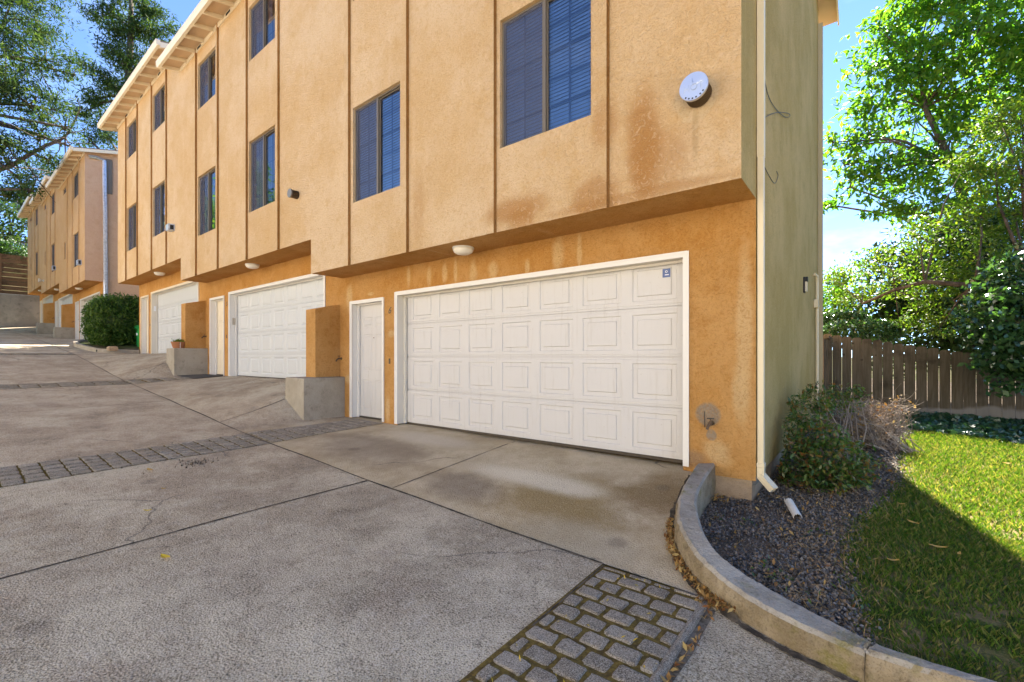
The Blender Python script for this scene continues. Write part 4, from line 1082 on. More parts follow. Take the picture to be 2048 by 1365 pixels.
for zz in (.30, 1.55):
    a, b = fence_top(-.9) - zz, fence_top(3.0) - zz
    q.add([(-.9, 13.23, a), (3.2, 13.23, b - .04), (3.2, 13.27, b - .04), (-.9, 13.27, a), (-.9, 13.23, a + .09), (3.2, 13.23, b + .05), (3.2, 13.27, b + .05), (-.9, 13.27, a + .09)], [(3, 2, 1, 0), (4, 5, 6, 7), (0, 1, 5, 4), (1, 2, 6, 5), (2, 3, 7, 6), (3, 0, 4, 7)])
q.build('fence_rail', M['fence'], F)
q = MB(); q.box(-.84, -.74, 12.62, 12.72, -1.6, .42); q.build('fence_post', M['fence'], F)
q = MB(); q.box(-.84, -.70, 12.5, 13.19, .42, .47); q.build('fence_cap', M['fence'], F)
q = MB(); q.box(-.80, -.78, 12.22, 12.61, -1.6, .40); q.box(-.80, -.78, 12.73, 13.18, -1.6, .40); q.build('return_boards', M['fence_dark'], F)

# ------------------------------------------------------------------ bin, flower pot, mat, broken pipe, leaves
zb = .30
bn = thing('wheelie_bin', 'green plastic wheelie bin standing between the round hedge and the building corner', 'bin', (-24.2, 5.5, zb))
q = MB(); w0, w1 = .24, .31
q.add([(-24.2 - w0, 5.5 - w0, zb), (-24.2 + w0, 5.5 - w0, zb), (-24.2 + w0, 5.5 + w0, zb), (-24.2 - w0, 5.5 + w0, zb), (-24.2 - w1, 5.5 - w1, zb + .95), (-24.2 + w1, 5.5 - w1, zb + .95), (-24.2 + w1, 5.5 + w1, zb + .95), (-24.2 - w1, 5.5 + w1, zb + .95)],
      [(3, 2, 1, 0), (4, 5, 6, 7), (0, 1, 5, 4), (1, 2, 6, 5), (2, 3, 7, 6), (3, 0, 4, 7)])
q.box(-24.53, -23.87, 5.17, 5.83, .90 + zb, .955 + zb, .008)
q.build('bin_body', M['green_bin'], bn)
q = MB(); q.box(-24.54, -23.86, 5.16, 5.87, .957 + zb, 1.02 + zb, .02); q.build('bin_lid', M['green_bin'], bn)
q = MB()
for xx in (-24.44, -23.96): q.lathe((xx - .03, 5.8, zb + .09), [(.09, 0), (.09, .06)], 'x', 16)
q.build('bin_wheels', M['black'], bn)
q = MB(); q.box(-24.3, -24.12, 5.19, 5.21, zb + .60, zb + .70); q.build('bin_label', M['label_white'], bn)

pz = .25; pc = px(358, 690, z=pz + .0); pc = Vector((-16.02, 4.42, pz))
fp = thing('flower_pot', 'wide terracotta bowl of pale green succulents on the far concrete block', 'flower pot', pc)
q = MB(); q.lathe(pc, [(.14, 0), (.15, .01), (.19, .15), (.2, .16), (.2, .19), (.175, .19), (.17, .16)], 'z', 28); q.build('bowl', M['terracotta'], fp, smooth=False)
rng = np.random.default_rng(8)
pts = np.array(pc) + np.array([0, 0, .2]) + rng.normal(size=(260, 3)) * np.array([.08, .08, .03])
vs, fs = leaves(pts, .06, rng, .2, .5); mesh_obj('succulents', vs, fs, M['leaf_yellow'], fp)
q = MB(); q.tube([pc + Vector((.19, -.02, .17)), pc + Vector((.22, -.03, .1)), pc + Vector((.21, -.03, .005))], .006, 5); q.build('pot_hook', M['label_white'], fp)

q = MB(); mz = lambda x, y: zd(x, y) + .012
q.add([(-15.55, 4.25, mz(-15.55, 4.25)), (-14.2, 4.25, mz(-14.2, 4.25)), (-14.2, 4.95, mz(-14.2, 4.95)), (-15.55, 4.95, mz(-15.55, 4.95)),
       (-15.55, 4.25, mz(-15.55, 4.25) + .015), (-14.2, 4.25, mz(-14.2, 4.25) + .015), (-14.2, 4.95, mz(-14.2, 4.95) + .015), (-15.55, 4.95, mz(-15.55, 4.95) + .015)],
      [(3, 2, 1, 0), (4, 5, 6, 7), (0, 1, 5, 4), (1, 2, 6, 5), (2, 3, 7, 6), (3, 0, 4, 7)])
tag(q.build('door_mat', M['rubber']), 'dark rubber mat in front of the middle white entry door', 'door mat')

# broken pipe offcut on the slate
a = px(1578, 1004, z=-1.40); b = px(1596, 1036, z=-1.44); d = (b - a).normalized(); s_ = d.cross(Vector((0, 0, 1))).normalized(); u_ = s_.cross(d)
q = MB(); n = 22; rr_ = .036
for i in range(n + 1):
    t = R(-20 + 220 * i / n); o_ = s_ * math.cos(t) * rr_ + u_ * math.sin(t) * rr_
    e1 = -.012 * math.sin(i * 2.1) - (.03 if i < 5 else 0); e2 = .01 * math.sin(i * 1.7)
    q.v += [tuple(a + o_ + d * e1), tuple(b + o_ + d * e2), tuple(a + o_ * .9 + d * e1), tuple(b + o_ * .9 + d * e2)]
for i in range(n):
    k_ = i * 4
    q.f += [(k_, k_ + 1, k_ + 5, k_ + 4), (k_ + 2, k_ + 6, k_ + 7, k_ + 3), (k_, k_ + 4, k_ + 6, k_ + 2), (k_ + 1, k_ + 3, k_ + 7, k_ + 5)]
q.f += [(0, 2, 3, 1), (n * 4, n * 4 + 1, n * 4 + 3, n * 4 + 2)]
tag(q.build('broken_pipe', M['plastic_white'], fix=False), 'broken white plastic pipe offcut lying on the dark slate chips', 'pipe offcut')

def one_leaf(x, y, L_, ang, mat, label, zf=zd, z=None):
    p = px(x, y, z=-1.45); 
    for _ in range(12): p = px(x, y, z=zf(p.x, p.y) + .012)
    q = MB(); n = 7; dx, dy = math.cos(ang), math.sin(ang); top = []
    for i in range(n + 1):
        t = i / n; wd = L_ * .22 * math.sin(math.pi * t) ** .8 * (1 - .3 * t); cx_, cy_ = p.x + dx * (t - .5) * L_, p.y + dy * (t - .5) * L_; h = .004 + .02 * (t - .5) ** 2 * 2
        top += [(cx_ - dy * wd, cy_ + dx * wd, p.z + h + .006), (cx_, cy_, p.z + h), (cx_ + dy * wd, cy_ - dx * wd, p.z + h + .005)]
    fs = []
    for i in range(n):
        for k_ in range(2): fs.append((i * 3 + k_, i * 3 + k_ + 1, i * 3 + 3 + k_ + 1, i * 3 + 3 + k_))
    q.add(top, fs)
    return tag(q.build('fallen_leaf', mat, fix=False), label, 'leaf', 'fallen leaves on the ground')
one_leaf(331, 1116, .11, .25, M['yellow_leaf'], 'torn bright yellow leaf lying nearest the camera on the drive')
one_leaf(295, 1023, .065, .9, M['yellow_leaf'], 'small crumpled yellow leaf on the drive, just beyond the torn one')
one_leaf(300, 941, .12, .2, M['tan_leaf'], 'brownish leaf on the drive just below the cobble band')
one_leaf(327, 979, .05, .6, M['tan_leaf'], 'tiny tan leaf on the drive between the brown and yellow leaves')
zl = lambda x, y: zgarden(x, y) + .035
for (x, y, l, a_, lab) in ((1876, 1096, .10, .1, 'tan leaf on the shaded lawn, right of the slate bed'), (1786, 1123, .07, .4, 'yellow leaf at the left edge of the shaded lawn'), (1918, 1110, .06, 1.2, 'small upright tan leaf on the shaded lawn'),
                           (1826, 1047, .09, -.6, 'long tan leaf on the lawn beside the slate bed, higher up'), (1803, 1010, .05, .3, 'small orange leaf where lawn meets slate'), (2014, 928, .09, .1, 'pale leaf on the sunlit part of the lawn')):
    one_leaf(x, y, l, a_, M['tan_leaf'], lab, zl)

# leaf litter in the gutter, soil crumbs on the drive (uncountable)
rng = np.random.default_rng(5)
pts = []
gpath = [p for p in smooth_path(CI, 8)]
for p in gpath[20:70]:
    for _ in range(9):
        pts.append((p.x - .05 + rng.normal() * .018, p.y - .02 + rng.normal() * .02, zdrive(p.x, p.y) + .022 + abs(rng.normal()) * .006))
cn = px(1425, 1195, z=-1.5)
for _ in range(150): x_, y_ = cn.x + rng.normal() * .04, cn.y + rng.normal() * .05; pts.append((x_, y_, zdrive(x_, y_) + .012))
for _ in range(70): y_ = rng.uniform(1.7, 2.95); x_ = -.745 + rng.normal() * .018; pts.append((x_, y_, zdrive(x_, y_) + .0))
vs, fs = leaves(np.array(pts), .042, rng, 1.2, .42); o = mesh_obj('leaf_litter', vs, fs, M['litter']); tag(o, 'brown and orange leaf litter packed in the gutter along the curb', 'leaf litter', kind='stuff')
pts = []
for (x, y, n, s_) in ((392, 927, 120, .09), (330, 915, 50, .35), (360, 910, 60, .3)):
    p = px(x, y, z=-1.3)
    for _ in range(n):
        x_, y_ = p.x + rng.normal() * s_, p.y + rng.normal() * s_; pts.append((x_, y_, zd(x_, y_) + .008))
vs, fs = leaves(np.array(pts), .022, rng, 1.5, .8); o = mesh_obj('soil_crumbs', vs, fs, M['soil']); tag(o, 'dark soil crumbs scattered on the drive below the cobble band', 'soil', kind='stuff')
# tiny seeds / needles on near cobbles and drive
pts = []
for _ in range(26):
    x_, y_ = rng.uniform(-1.5, -.8), rng.uniform(1.6, 2.95); pts.append((x_, y_, zdrive(x_, y_) + .024))
vs, fs = leaves(np.array(pts), .03, rng, 2, .25); o = mesh_obj('fallen_needles', vs, fs, M['yellow_leaf']); tag(o, 'tiny pale needles fallen on the cobbles', 'needles', kind='stuff')

# ------------------------------------------------------------------ slate chips, straw, grass
def in_bed(x, y): return in_poly(x, y) & (x < lawn_edge(y) + rng.normal(size=np.shape(x)) * .05) & (y < 11.6)
n = 150000; x = rng.uniform(-1.5, 1.0, n); y = 1.8 + (11.6 - 1.8) * rng.uniform(0, 1, n) ** 1.6
pat = np.sin(x * 4.1 + 2 * np.sin(y * 2.2)) * np.sin(y * 3.3 + x * 1.7) + np.sin(x * 11 + y * 7) * .3; kp = in_bed(x, y) & (rng.uniform(0, 1, n) > np.clip((pat - .35) * 2.2, 0, .85)); x, y = x[kp], y[kp]
z = np.array([zgarden(a, b) for a, b in zip(x, y)]) + .012 + rng.uniform(0, .014, len(x))
vs, fs = leaves(np.stack([x, y, z], 1), .022, rng, 1.3, .75); o = mesh_obj('slate_chips', vs, fs, M['chip']); tag(o, 'grey slate chips covering the planting bed', 'slate chips', kind='stuff')
n = 1500; x = rng.normal(-.2, .28, n); y = rng.uniform(2.7, 7.5, n); kp = in_poly(x, y) & (x < lawn_edge(y) + .25); x, y = x[kp], y[kp]
z = np.array([zgarden(a, b) for a, b in zip(x, y)]) + .028
vs, fs = leaves(np.stack([x, y, z], 1), .08, rng, 2.5, .045); o = mesh_obj('dry_straw', vs, fs, M['straw']); tag(o, 'dry straw scattered between slate and lawn', 'straw', kind='stuff')

def grass(n, xr, yr, h, seed, wd=.0035, pw=1.0):
    rng = np.random.default_rng(seed)
    x = rng.uniform(*xr, n); y = yr[0] + (yr[1] - yr[0]) * rng.uniform(0, 1, n) ** pw
    dry = 0
    dens = .5 + .5 * np.sin(x * 5.1 + 1.3 * np.sin(y * 3)) * np.sin(y * 4.3 + x)
    bare = np.exp(-((x - .50) ** 2 / .012 + (y - 3.5) ** 2 / .008)) + np.exp(-((x - .47) ** 2 / .01 + (y - 3.15) ** 2 / .01)) + np.exp(-((x - .2) ** 2 / .006 + (y - 3.3) ** 2 / .012)) * .8
    kp = in_poly(x, y) & (x > lawn_edge(y) + rng.normal(size=n) * .05) & (rng.uniform(0, 1, n) > (.25 + .6 * (1 - dens)) * np.clip((5 - y) / 2, 0, 1)) & (rng.uniform(0, 1, n) > bare * 1.2) & (y < 11.6 - .75 * np.clip(x - .7, 0, 2.2) + .12 * rng.normal(size=n))
    x, y = x[kp], y[kp]; m = len(x)
    z = np.array([zgarden(a, b) for a, b in zip(x, y)]) + .002
    a = rng.uniform(0, 2 * np.pi, m); hh = h * rng.uniform(.5, 1.35, m); ln = rng.uniform(.2, 1.0, m) * hh
    cl = rng.uniform(0, 2 * np.pi, m); w_ = wd * rng.uniform(.7, 1.4, m)
    base = np.stack([x, y, z], 1); side = np.stack([np.cos(a) * w_, np.sin(a) * w_, np.zeros(m)], 1)
    lean = np.stack([np.cos(cl) * ln, np.sin(cl) * ln, np.zeros(m)], 1); up = np.stack([np.zeros(m), np.zeros(m), hh], 1)
    v = np.stack([base - side, base + side, base + side * .6 + lean * .4 + up * .6, base + lean + up], 1).reshape(-1, 3)
    return v, np.arange(m * 4).reshape(-1, 4)
v1, f1 = grass(70000, (-.2, 2.6), (2.4, 5.2), .035, 1)
v2, f2 = grass(110000, (-.1, 5.5), (5.2, 12), .045, 2, .006)
o = mesh_obj('lawn_grass', np.concatenate([v1, v2]), np.concatenate([f1, f2 + len(v1)]), M['grass']); tag(o, 'short green lawn grass, half in sun and half in shade', 'grass', kind='stuff')

# ivy under the fence
n = 16000; rng = np.random.default_rng(6); x = rng.uniform(.35, 6, n); y = rng.uniform(9.6, 13.15, n)
lim = 11.5 - .75 * np.clip(x - .7, 0, 2.2); kp = y > lim - rng.uniform(0, .25, n); x, y = x[kp], y[kp]
z = np.array([zgarden(a, b) for a, b in zip(x, y)]) + .03 + rng.uniform(0, .13, len(x)) * np.clip((y - lim[kp]) / 1.2, .2, 1)
vs, fs = leaves(np.stack([x, y, z], 1), .11, rng, 1.0, .85); o = mesh_obj('ivy_groundcover', vs, fs, M['leaf_ivy']); tag(o, 'dark glossy ivy spreading along the foot of the fence', 'ivy', kind='stuff')

pts = []
rngw = np.random.default_rng(91)
for (x_, y_, n_, r_) in ((1545, 1165, 26, .05), (1440, 1040, 16, .05), (1630, 1075, 24, .05), (1620, 1190, 20, .12), (1700, 1065, 14, .1), (1528, 1135, 10, .03), (1495, 1050, 10, .03)):
    p = px(x_, y_, z=-1.45)
    for _ in range(n_):
        a_, b_ = p.x + rngw.normal() * r_, p.y + rngw.normal() * r_
        pts.append((a_, b_, zgarden(a_, b_) + rngw.uniform(.015, .07)))
vs, fs = leaves(np.array(pts), .035, rngw, .6, .35); o = mesh_obj('weeds', vs, fs, M['leaf_azalea']); tag(o, 'small weeds sprouting between the slate chips', 'weeds', kind='stuff')
pts = []
for _ in range(260):
    a_, b_ = rngw.uniform(-1.15, .35), rngw.uniform(2.9, 8)
    if bool(in_poly(np.array(a_), np.array(b_))) and a_ < float(lawn_edge(b_)): pts.append((a_, b_, zgarden(a_, b_) + .035))
p = px(1440, 1005, z=-1.45)
for _ in range(24): pts.append((p.x + rngw.normal() * .04, p.y + rngw.normal() * .05, p.z + .04))
vs, fs = leaves(np.array(pts), .045, rngw, 1.2, .42); o = mesh_obj('dead_leaves', vs, fs, M['litter']); tag(o, 'scattered brown dead leaves lying on the slate chips', 'dead leaves', kind='stuff')
q = MB(); rngb = np.random.default_rng(92)
for _ in range(16):
    t_ = rngb.uniform(0, 1); p = (CI[-1] * (1 - t_) + CO[-1] * t_) + Vector((rngb.normal() * .012, rngb.normal() * .012, -.012 + rngb.uniform(0, .012))); r_ = rngb.uniform(.006, .018)
    vv = [p + Vector(v_) * r_ * rngb.uniform(.7, 1.2) for v_ in ((1, 0, 0), (-.6, .8, 0), (-.6, -.8, 0), (0, 0, 1), (0, 0, -1))]
    q.add(vv, [(0, 1, 3), (1, 2, 3), (2, 0, 3), (1, 0, 4), (2, 1, 4), (0, 2, 4)])
tag(q.build('concrete_rubble', M['curb'], fix=False), 'crumbled concrete bits in the break between the two curb pieces', 'rubble', kind='stuff')

# ------------------------------------------------------------------ shrubs
def E(x, y, Y, r, ry=None, rz=None, d=None):
    p = px(x, y, Y=Y) if d is None else px(x, y, d=d)
    return (tuple(p), r, ry or r, rz or r)
gz = lambda x, y: zgarden(x, y)
az = [E(1622, 830, 6.6, .26), E(1600, 880, 6.3, .3), E(1650, 900, 6.1, .33), E(1600, 935, 6.0, .28), E(1690, 925, 6.0, .26), E(1640, 800, 7.2, .24), E(1700, 800, 7.6, .2), E(1560, 945, 5.9, .14), E(1720, 945, 6.0, .16), E(1650, 955, 5.8, .22)]
rng = np.random.default_rng(31)
t = thing('azalea_shrub', 'untidy green azalea bush growing against the green side wall', 'shrub', (-.25, 6.4, gz(-.25, 6.4)))
pts, tws = clump_points(az, rng, 60, 12, .045, .35)
kp = pts[:, 0] > -.80; pts = pts[kp]
vs, fs = leaves(pts, .055, rng, .5, .42); mesh_obj('foliage', vs, fs, M['leaf_azalea'], t)
q = MB(); b0 = Vector((-.25, 6.4, gz(-.25, 6.4)))
for (c, *_), tw in zip(az, tws):
    c = Vector(c)
    for w_ in tw[:9]:
        w_ = Vector(w_)
        if w_.x < -.8: continue
        s_ = b0 + Vector((rng.normal() * .12, rng.normal() * .2, 0)); m_ = s_.lerp(w_, .55) + Vector(rng.normal(size=3) * .06)
        q.tube([s_, m_, w_], [.009, .006, .003], 4, cap=False)
q.build('stems', M['twig'], t, fix=False)
# dead twiggy shrub
t = thing('dead_shrub', 'leafless grey twiggy shrub between the azalea and the lawn', 'shrub', (.25, 8.7, gz(.25, 8.7)))
q = MB(); b0 = Vector((.2, 8.7, gz(.2, 8.7)))
dc = [E(1690, 830, 8.4, .5, .5, .32), E(1755, 822, 8.8, .42, .4, .3), E(1720, 850, 8.2, .4, .4, .22), E(1790, 815, 9.0, .22, .3, .25)]
pts, tws = clump_points(dc, rng, 45, 0, .1, .2)
for tw in tws:
    for w_ in tw[:150]:
        w_ = Vector(w_); 
        if w_.z < b0.z + .05 or w_.x < -.8: continue
        s_ = b0 + Vector((rng.normal() * .15, rng.normal() * .15, 0)); m_ = s_.lerp(w_, .5) + Vector(rng.normal(size=3) * .09)
        q.tube([s_, m_, w_], [.008, .005, .0025], 3, cap=False)
        for _ in range(5):
            a = m_.lerp(w_, rng.uniform(.1, 1)); b = a + Vector(rng.normal(size=3) * .09) + (w_ - m_).normalized() * .07
            q.tube([a, a.lerp(b, .5) + Vector(rng.normal(size=3) * .015), b], [.003, .0025, .0015], 3, cap=False)
q.build('twigs', M['twig'], t, fix=False)
pts = np.concatenate([tw[:60] for tw in tws]); vs, fs = leaves(pts, .05, rng, .5, .5); mesh_obj('withered_leaves', vs, fs, M['litter'], t)

# round hedge between the buildings
hz = .35
hc = Vector((-25.6, 4.95, hz + 1.15)); rng = np.random.default_rng(12)
t = thing('round_hedge', 'dense rounded green hedge between the two buildings', 'hedge', (hc.x, hc.y, hz))
n = 5200; v = rng.normal(size=(n, 3)); v /= np.linalg.norm(v, axis=1, keepdims=True)
v = np.sign(v) * np.abs(v) ** .75; rr_ = rng.uniform(.80, 1.04, n)[:, None] + .05 * np.sin(v[:, :1] * 9) * np.sin(v[:, 2:] * 8)
p_ = np.array(hc) + v * rr_ * np.array([1.32, 1.15, 1.12]); p_ = np.repeat(p_, 4, 0) + rng.normal(size=(n * 4, 3)) * .05; p_ = p_[p_[:, 2] > hz + .02]
vs, fs = leaves(p_, .13, rng, .6, .36); mesh_obj('foliage', vs, fs, M['leaf_hedge'], t)
q = MB(); q.lathe(hc, [(.05, -.9), (.55, -.7), (.95, -.2), (.95, .4), (.6, .75), (.05, .86)], 'z', 16); q.build('inner_growth', M['leaf_dark'], t)
q = MB()
for k_ in range(7): q.tube([(hc.x + rng.normal() * .15, hc.y + rng.normal() * .1, hz - .05), (hc.x + rng.normal() * .5, hc.y + rng.normal() * .3, hz + .6)], [.04, .02], 5)
q.build('stems', M['bark'], t, fix=False)
q = MB(); p = px(216, 690, Y=3.95); q.box(p.x - .22, p.x + .22, 3.95, 4.2, zd(p.x, 4) + .1, zd(p.x, 4) + .28, .03); tag(q.build('stone_block', M['found']), 'small tan stone block lying at the foot of the round hedge', 'stone')

# ------------------------------------------------------------------ trees on the right, beyond the fence
def EL(lst): return [E(*a) for a in lst]
# tall bright tree, well behind the fence
Yt = 24
cl = EL([(1745, 130, Yt, 1.1), (1800, 60, Yt + 1, 1.4), (1760, 60, Yt, .8), (1880, 40, Yt, 1.7), (1960, 60, Yt - 1, 1.6), (2040, 60, Yt, 1.8), (1730, 215, Yt, .9), (1800, 170, Yt, 1.3), (1740, 270, Yt, .8), (1830, 240, Yt + 1, 1.3),
         (1900, 150, Yt, 1.5), (1780, 330, Yt - 1, 1.1), (1700, 290, Yt - 1, .55), (1665, 285, Yt - 1, .45), (1690, 330, Yt - 1, .55), (1740, 355, Yt - 1, .8), (1830, 350, Yt, 1.2), (1655, 410, Yt - 1, .25), (1700, 375, Yt - 1, .5),
         (1900, 280, Yt, 1.4), (1980, 180, Yt, 1.5), (2040, 250, Yt, 1.6), (1780, 420, Yt - 2, .8), (1850, 430, Yt - 2, 1.0), (1930, 380, Yt - 1, 1.3), (2020, 380, Yt - 1, 1.4), (2080, 130, Yt, 1.8), (1980, -60, Yt, 2), (1870, -60, Yt, 2)])
tree('tall_tree', 'tall bright green tree with grey forked trunk towering behind the fence', 'tree', tuple(px(1990, 760, Y=Yt + 1)), [px(1960, 520, Y=Yt + .5), px(1905, 330, Y=Yt), px(1850, 215, Y=Yt), px(1835, 120, Y=Yt)], cl, M['leaf_bright'], .29, 1.6, 17, .28, asp=.40, r0=.2, fill=.25, seed=41, up=1.1, flat=.55)
# arching branch tree with yellow-green leaves
Ym = 14.6
cl = EL([(1665, 560, Ym + 1, .42), (1700, 545, Ym + 1, .4), (1745, 520, Ym, .42), (1790, 560, Ym, .5), (1850, 480, Ym, .6), (1900, 560, Ym, .55), (1960, 520, Ym, .6), (2020, 560, Ym, .6), (1830, 640, Ym, .38), (1880, 655, Ym - .4, .36), (1800, 655, Ym - .3, .28),
         (1930, 640, Ym - .3, .36), (1960, 430, Ym + .5, .7), (2030, 430, Ym + .5, .7), (1990, 330, Ym + 1, .7), (2045, 250, Ym + 1, .7), (2000, 240, Ym + 1, .5), (1850, 590, Ym, .4), (1740, 590, Ym + .6, .4), (1690, 600, Ym + 1, .35), (1930, 330, Ym + 1, .45), (2045, 340, Ym, .5)])
tree('yellow_green_tree', 'yellow-green tree with a long dark branch arching over the fence', 'tree', tuple(px(2260, 800, Y=Ym)), [px(2180, 590, Y=Ym - .7), px(2060, 561, Y=Ym - .7), px(1950, 572, Y=Ym - .6), px(1850, 564, Y=Ym - .5), px(1790, 580, Y=Ym - .4), px(1725, 608, Y=Ym)], cl, M['leaf_yellow'], .10, 11, 17, .15, asp=.42, r0=.10, fill=.25, seed=42, up=1.8, flat=.5, ntw=8)
# dark mass behind (trees filling the view under the tall one)
Yd = 18.5
cl = EL([(1700, 640, Yd, .8), (1760, 620, Yd, 1.0), (1830, 590, Yd, 1.1), (1780, 530, Yd + 2, .8), (1900, 600, Yd, 1.2), (1980, 600, Yd, 1.2), (2050, 600, Yd, 1.3), (1860, 520, Yd + 1, 1.0), (1940, 500, Yd + 1, 1.2), (2030, 490, Yd + 1, 1.3), (1900, 660, Yd, 1.0), (2000, 680, Yd, 1.2), (1800, 690, Yd, 1.0), (2090, 650, Yd, 1.5)])
tree('bushy_tree', 'dark green bushy tree filling the gap low behind the fence', 'tree', tuple(px(1930, 800, Y=Yd)), [px(1930, 700, Y=Yd), px(1940, 600, Y=Yd)], cl, M['leaf_dark'], .17, 9, 10, .2, asp=.5, r0=.22, fill=.3, seed=43)
cl = EL([(1655, 575, 17, .5), (1690, 585, 17, .5), (1650, 620, 17, .5), (1660, 590, 18, .5)])
tree('small_tree', 'small light green tree beside the building end, above the clipped hedges', 'tree', tuple(px(1675, 760, Y=17)), [px(1672, 660, Y=17), px(1668, 600, Y=17)], cl, M['leaf_bright'], .13, 12, 9, .15, r0=.08, seed=44, fill=.3)
# clipped hedges
for (c, r, lab, sd) in (((1668, 640, 15.5), (.75, .6, .20), 'upper clipped hedge pad, next to the building end', 51), ((1720, 664, 14.6), (.85, .6, .27), 'lower clipped hedge pad showing just above the fence', 52)):
    p = px(c[0], c[1], Y=c[2]); rng = np.random.default_rng(sd); t = thing('clipped_hedge', lab, 'hedge', (p.x, p.y, -1.3), 'clipped hedges behind the fence')
    n = 2400; v = rng.normal(size=(n, 3)); v /= np.linalg.norm(v, axis=1, keepdims=True); v = np.sign(v) * np.abs(v) ** .8
    pp = np.array(p) + v * rng.uniform(.85, 1.03, n)[:, None] * np.array(r); pp = np.repeat(pp, 3, 0) + rng.normal(size=(n * 3, 3)) * .03
    vs, fs = leaves(pp, .07, rng, .9, .6); mesh_obj('foliage', vs, fs, M['leaf_gloss'], t)
    q = MB(); q.tube([(p.x, p.y, -1.4), (p.x + .05, p.y, p.z - .1)], [.05, .04], 7); q.build('stem', M['bark'], t, fix=False)
# glossy shrub hanging in front of the fence at the right
cl = EL([(2030, 640, 12.3, .36), (1985, 680, 12.4, .32), (2045, 700, 12.1, .36), (1990, 730, 12.2, .26), (2030, 760, 12.0, .28), (1950, 660, 12.6, .22), (2060, 600, 12.5, .4), (2000, 610, 12.6, .3), (1940, 620, 12.9, .2), (2090, 720, 12.0, .4), (1985, 560, 13, .3), (2050, 530, 13, .35)])
tree('glossy_shrub', 'large shrub with shiny silvery-lit leaves spilling over the right end of the fence', 'shrub', (3.0, 12.6, -1.5), [px(2075, 730, Y=12.5), px(2050, 650, Y=12.5)], cl, M['leaf_gloss'], .12, 26, 10, .09, asp=.62, r0=.05, fill=.45, seed=45, up=1.1, crown='foliage', ntw=6)

# ------------------------------------------------------------------ trees and hillside on the left
cl = EL([(20, 60, None, 2.2, None, None, 22), (70, 40, None, 1.9, None, None, 23), (10, 170, None, 2.2, None, None, 21), (90, 120, None, 1.5, None, None, 22), (60, 210, None, 1.7, None, None, 22), (110, 200, None, 1.0, None, None, 23), (15, 290, None, 1.3, None, None, 21), (80, 270, None, 1.1, None, None, 22),
         (130, 255, None, .7, None, None, 22), (150, 150, None, .6, None, None, 23), (30, 350, None, .7, None, None, 21), (95, 320, None, .55, None, None, 22), (-60, 120, None, 3, None, None, 21), (-60, 260, None, 2.4, None, None, 20), (-40, -60, None, 3, None, None, 22), (50, -50, None, 2.4, None, None, 22), (160, 300, None, .5, None, None, 23), (10, 390, None, .35, None, None, 21), (60, 380, None, .35, None, None, 21)])
cl = [(c, a * .80, b * .80, d * .66) for c, a, b, d in cl]
tree('old_pine_tree', 'large dark pine at the left edge with a long branch sweeping toward the roofs', 'tree', tuple(px(-330, 700, d=20)), [px(-300, 450, d=20), px(-210, 250, d=20), px(-100, 130, d=21), px(0, 60, d=22)], cl, M['leaf_pine'], .21, 1.9, 36, .22, asp=.24, r0=.42, fill=.15, seed=61, up=.4)
q = MB(); pth = [px(-210, 400, d=20.5), px(-60, 345, d=21), px(5, 338, d=21.2), px(45, 318, d=21.5), px(90, 292, d=22), px(130, 275, d=22), px(150, 240, d=22.4)]
q.tube(smooth_path(pth, 4), [.14 - .11 * i / 24 for i in range(25)], 7)
rng = np.random.default_rng(3)
for _ in range(26):
    a = smooth_path(pth, 4)[rng.integers(8, 24)]; b = a + Vector(rng.normal(size=3) * .9); q.tube([a, a.lerp(b, .5) + Vector(rng.normal(size=3) * .12), b], [.035, .02, .008], 4, cap=False)
q.build('branch', M['bark'], bpy.data.objects['old_pine_tree'], fix=False)
dd = 50
cl = EL([(215, 30, None, 2.4, None, None, dd), (250, 60, None, 3, None, None, dd), (300, 70, None, 2.8, None, None, dd), (270, 130, None, 3.0, None, None, dd), (235, 110, None, 2.2, None, None, dd), (220, 170, None, 2.4, None, None, dd), (190, 200, None, 2.2, None, None, dd), (260, 190, None, 2.8, None, None, dd),
         (170, 130, None, 1.3, None, None, dd), (200, 250, None, 2.2, None, None, dd), (160, 230, None, 1.6, None, None, dd), (290, 20, None, 2.2, None, None, dd), (240, -20, None, 2.4, None, None, dd), (220, 280, None, 1.5, None, None, dd), (345, 60, None, 1.0, None, None, dd), (310, 30, None, 1.6, None, None, dd), (330, 120, None, 1.4, None, None, dd), (180, 280, None, 1.1, None, None, dd)])
cl = [(c, a * .80, b * .80, d * .62) for c, a, b, d in cl]
tree('tall_pine_tree', 'tall sunlit conifer rising between the two roofs', 'tree', tuple(px(255, 560, d=dd)), [px(255, 380, d=dd), px(255, 200, d=dd), px(262, 60, d=dd), px(262, -40, d=dd)], cl, M['leaf_pine'], .5, .62, 42, .5, asp=.2, r0=.6, fill=.1, seed=62)
cl = EL([(20, 430, None, 1.1, None, None, 40), (5, 470, None, 1.4, None, None, 41), (60, 400, None, 1.6, None, None, 44), (30, 390, None, 1.2, None, None, 44), (120, 340, None, 1.5, None, None, 52), (80, 350, None, 1.6, None, None, 50), (50, 450, None, .8, None, None, 40), (40, 480, None, 1.0, None, None, 42)])
tree('hillside_tree', 'smaller dark tree on the hillside above the deck rail', 'tree', tuple(px(-5, 560, d=42)), [px(8, 500, d=42), px(30, 430, d=42)], cl, M['leaf_pine'], .34, 2.6, 10, .4, asp=.35, r0=.25, fill=.3, seed=63)
cl = EL([(10, 500, None, .9, None, None, 37.5), (40, 510, None, .8, None, None, 37.5), (-20, 500, None, 1, None, None, 37), (25, 525, None, .5, .6, .3, 37.4), (-50, 520, None, 1, None, None, 37), (50, 505, None, .5, None, None, 38)])
t = thing('hillside_shrubs', 'dark shrubs growing on top of the timber retaining fence', 'shrub', tuple(px(20, 545, d=37.5)))
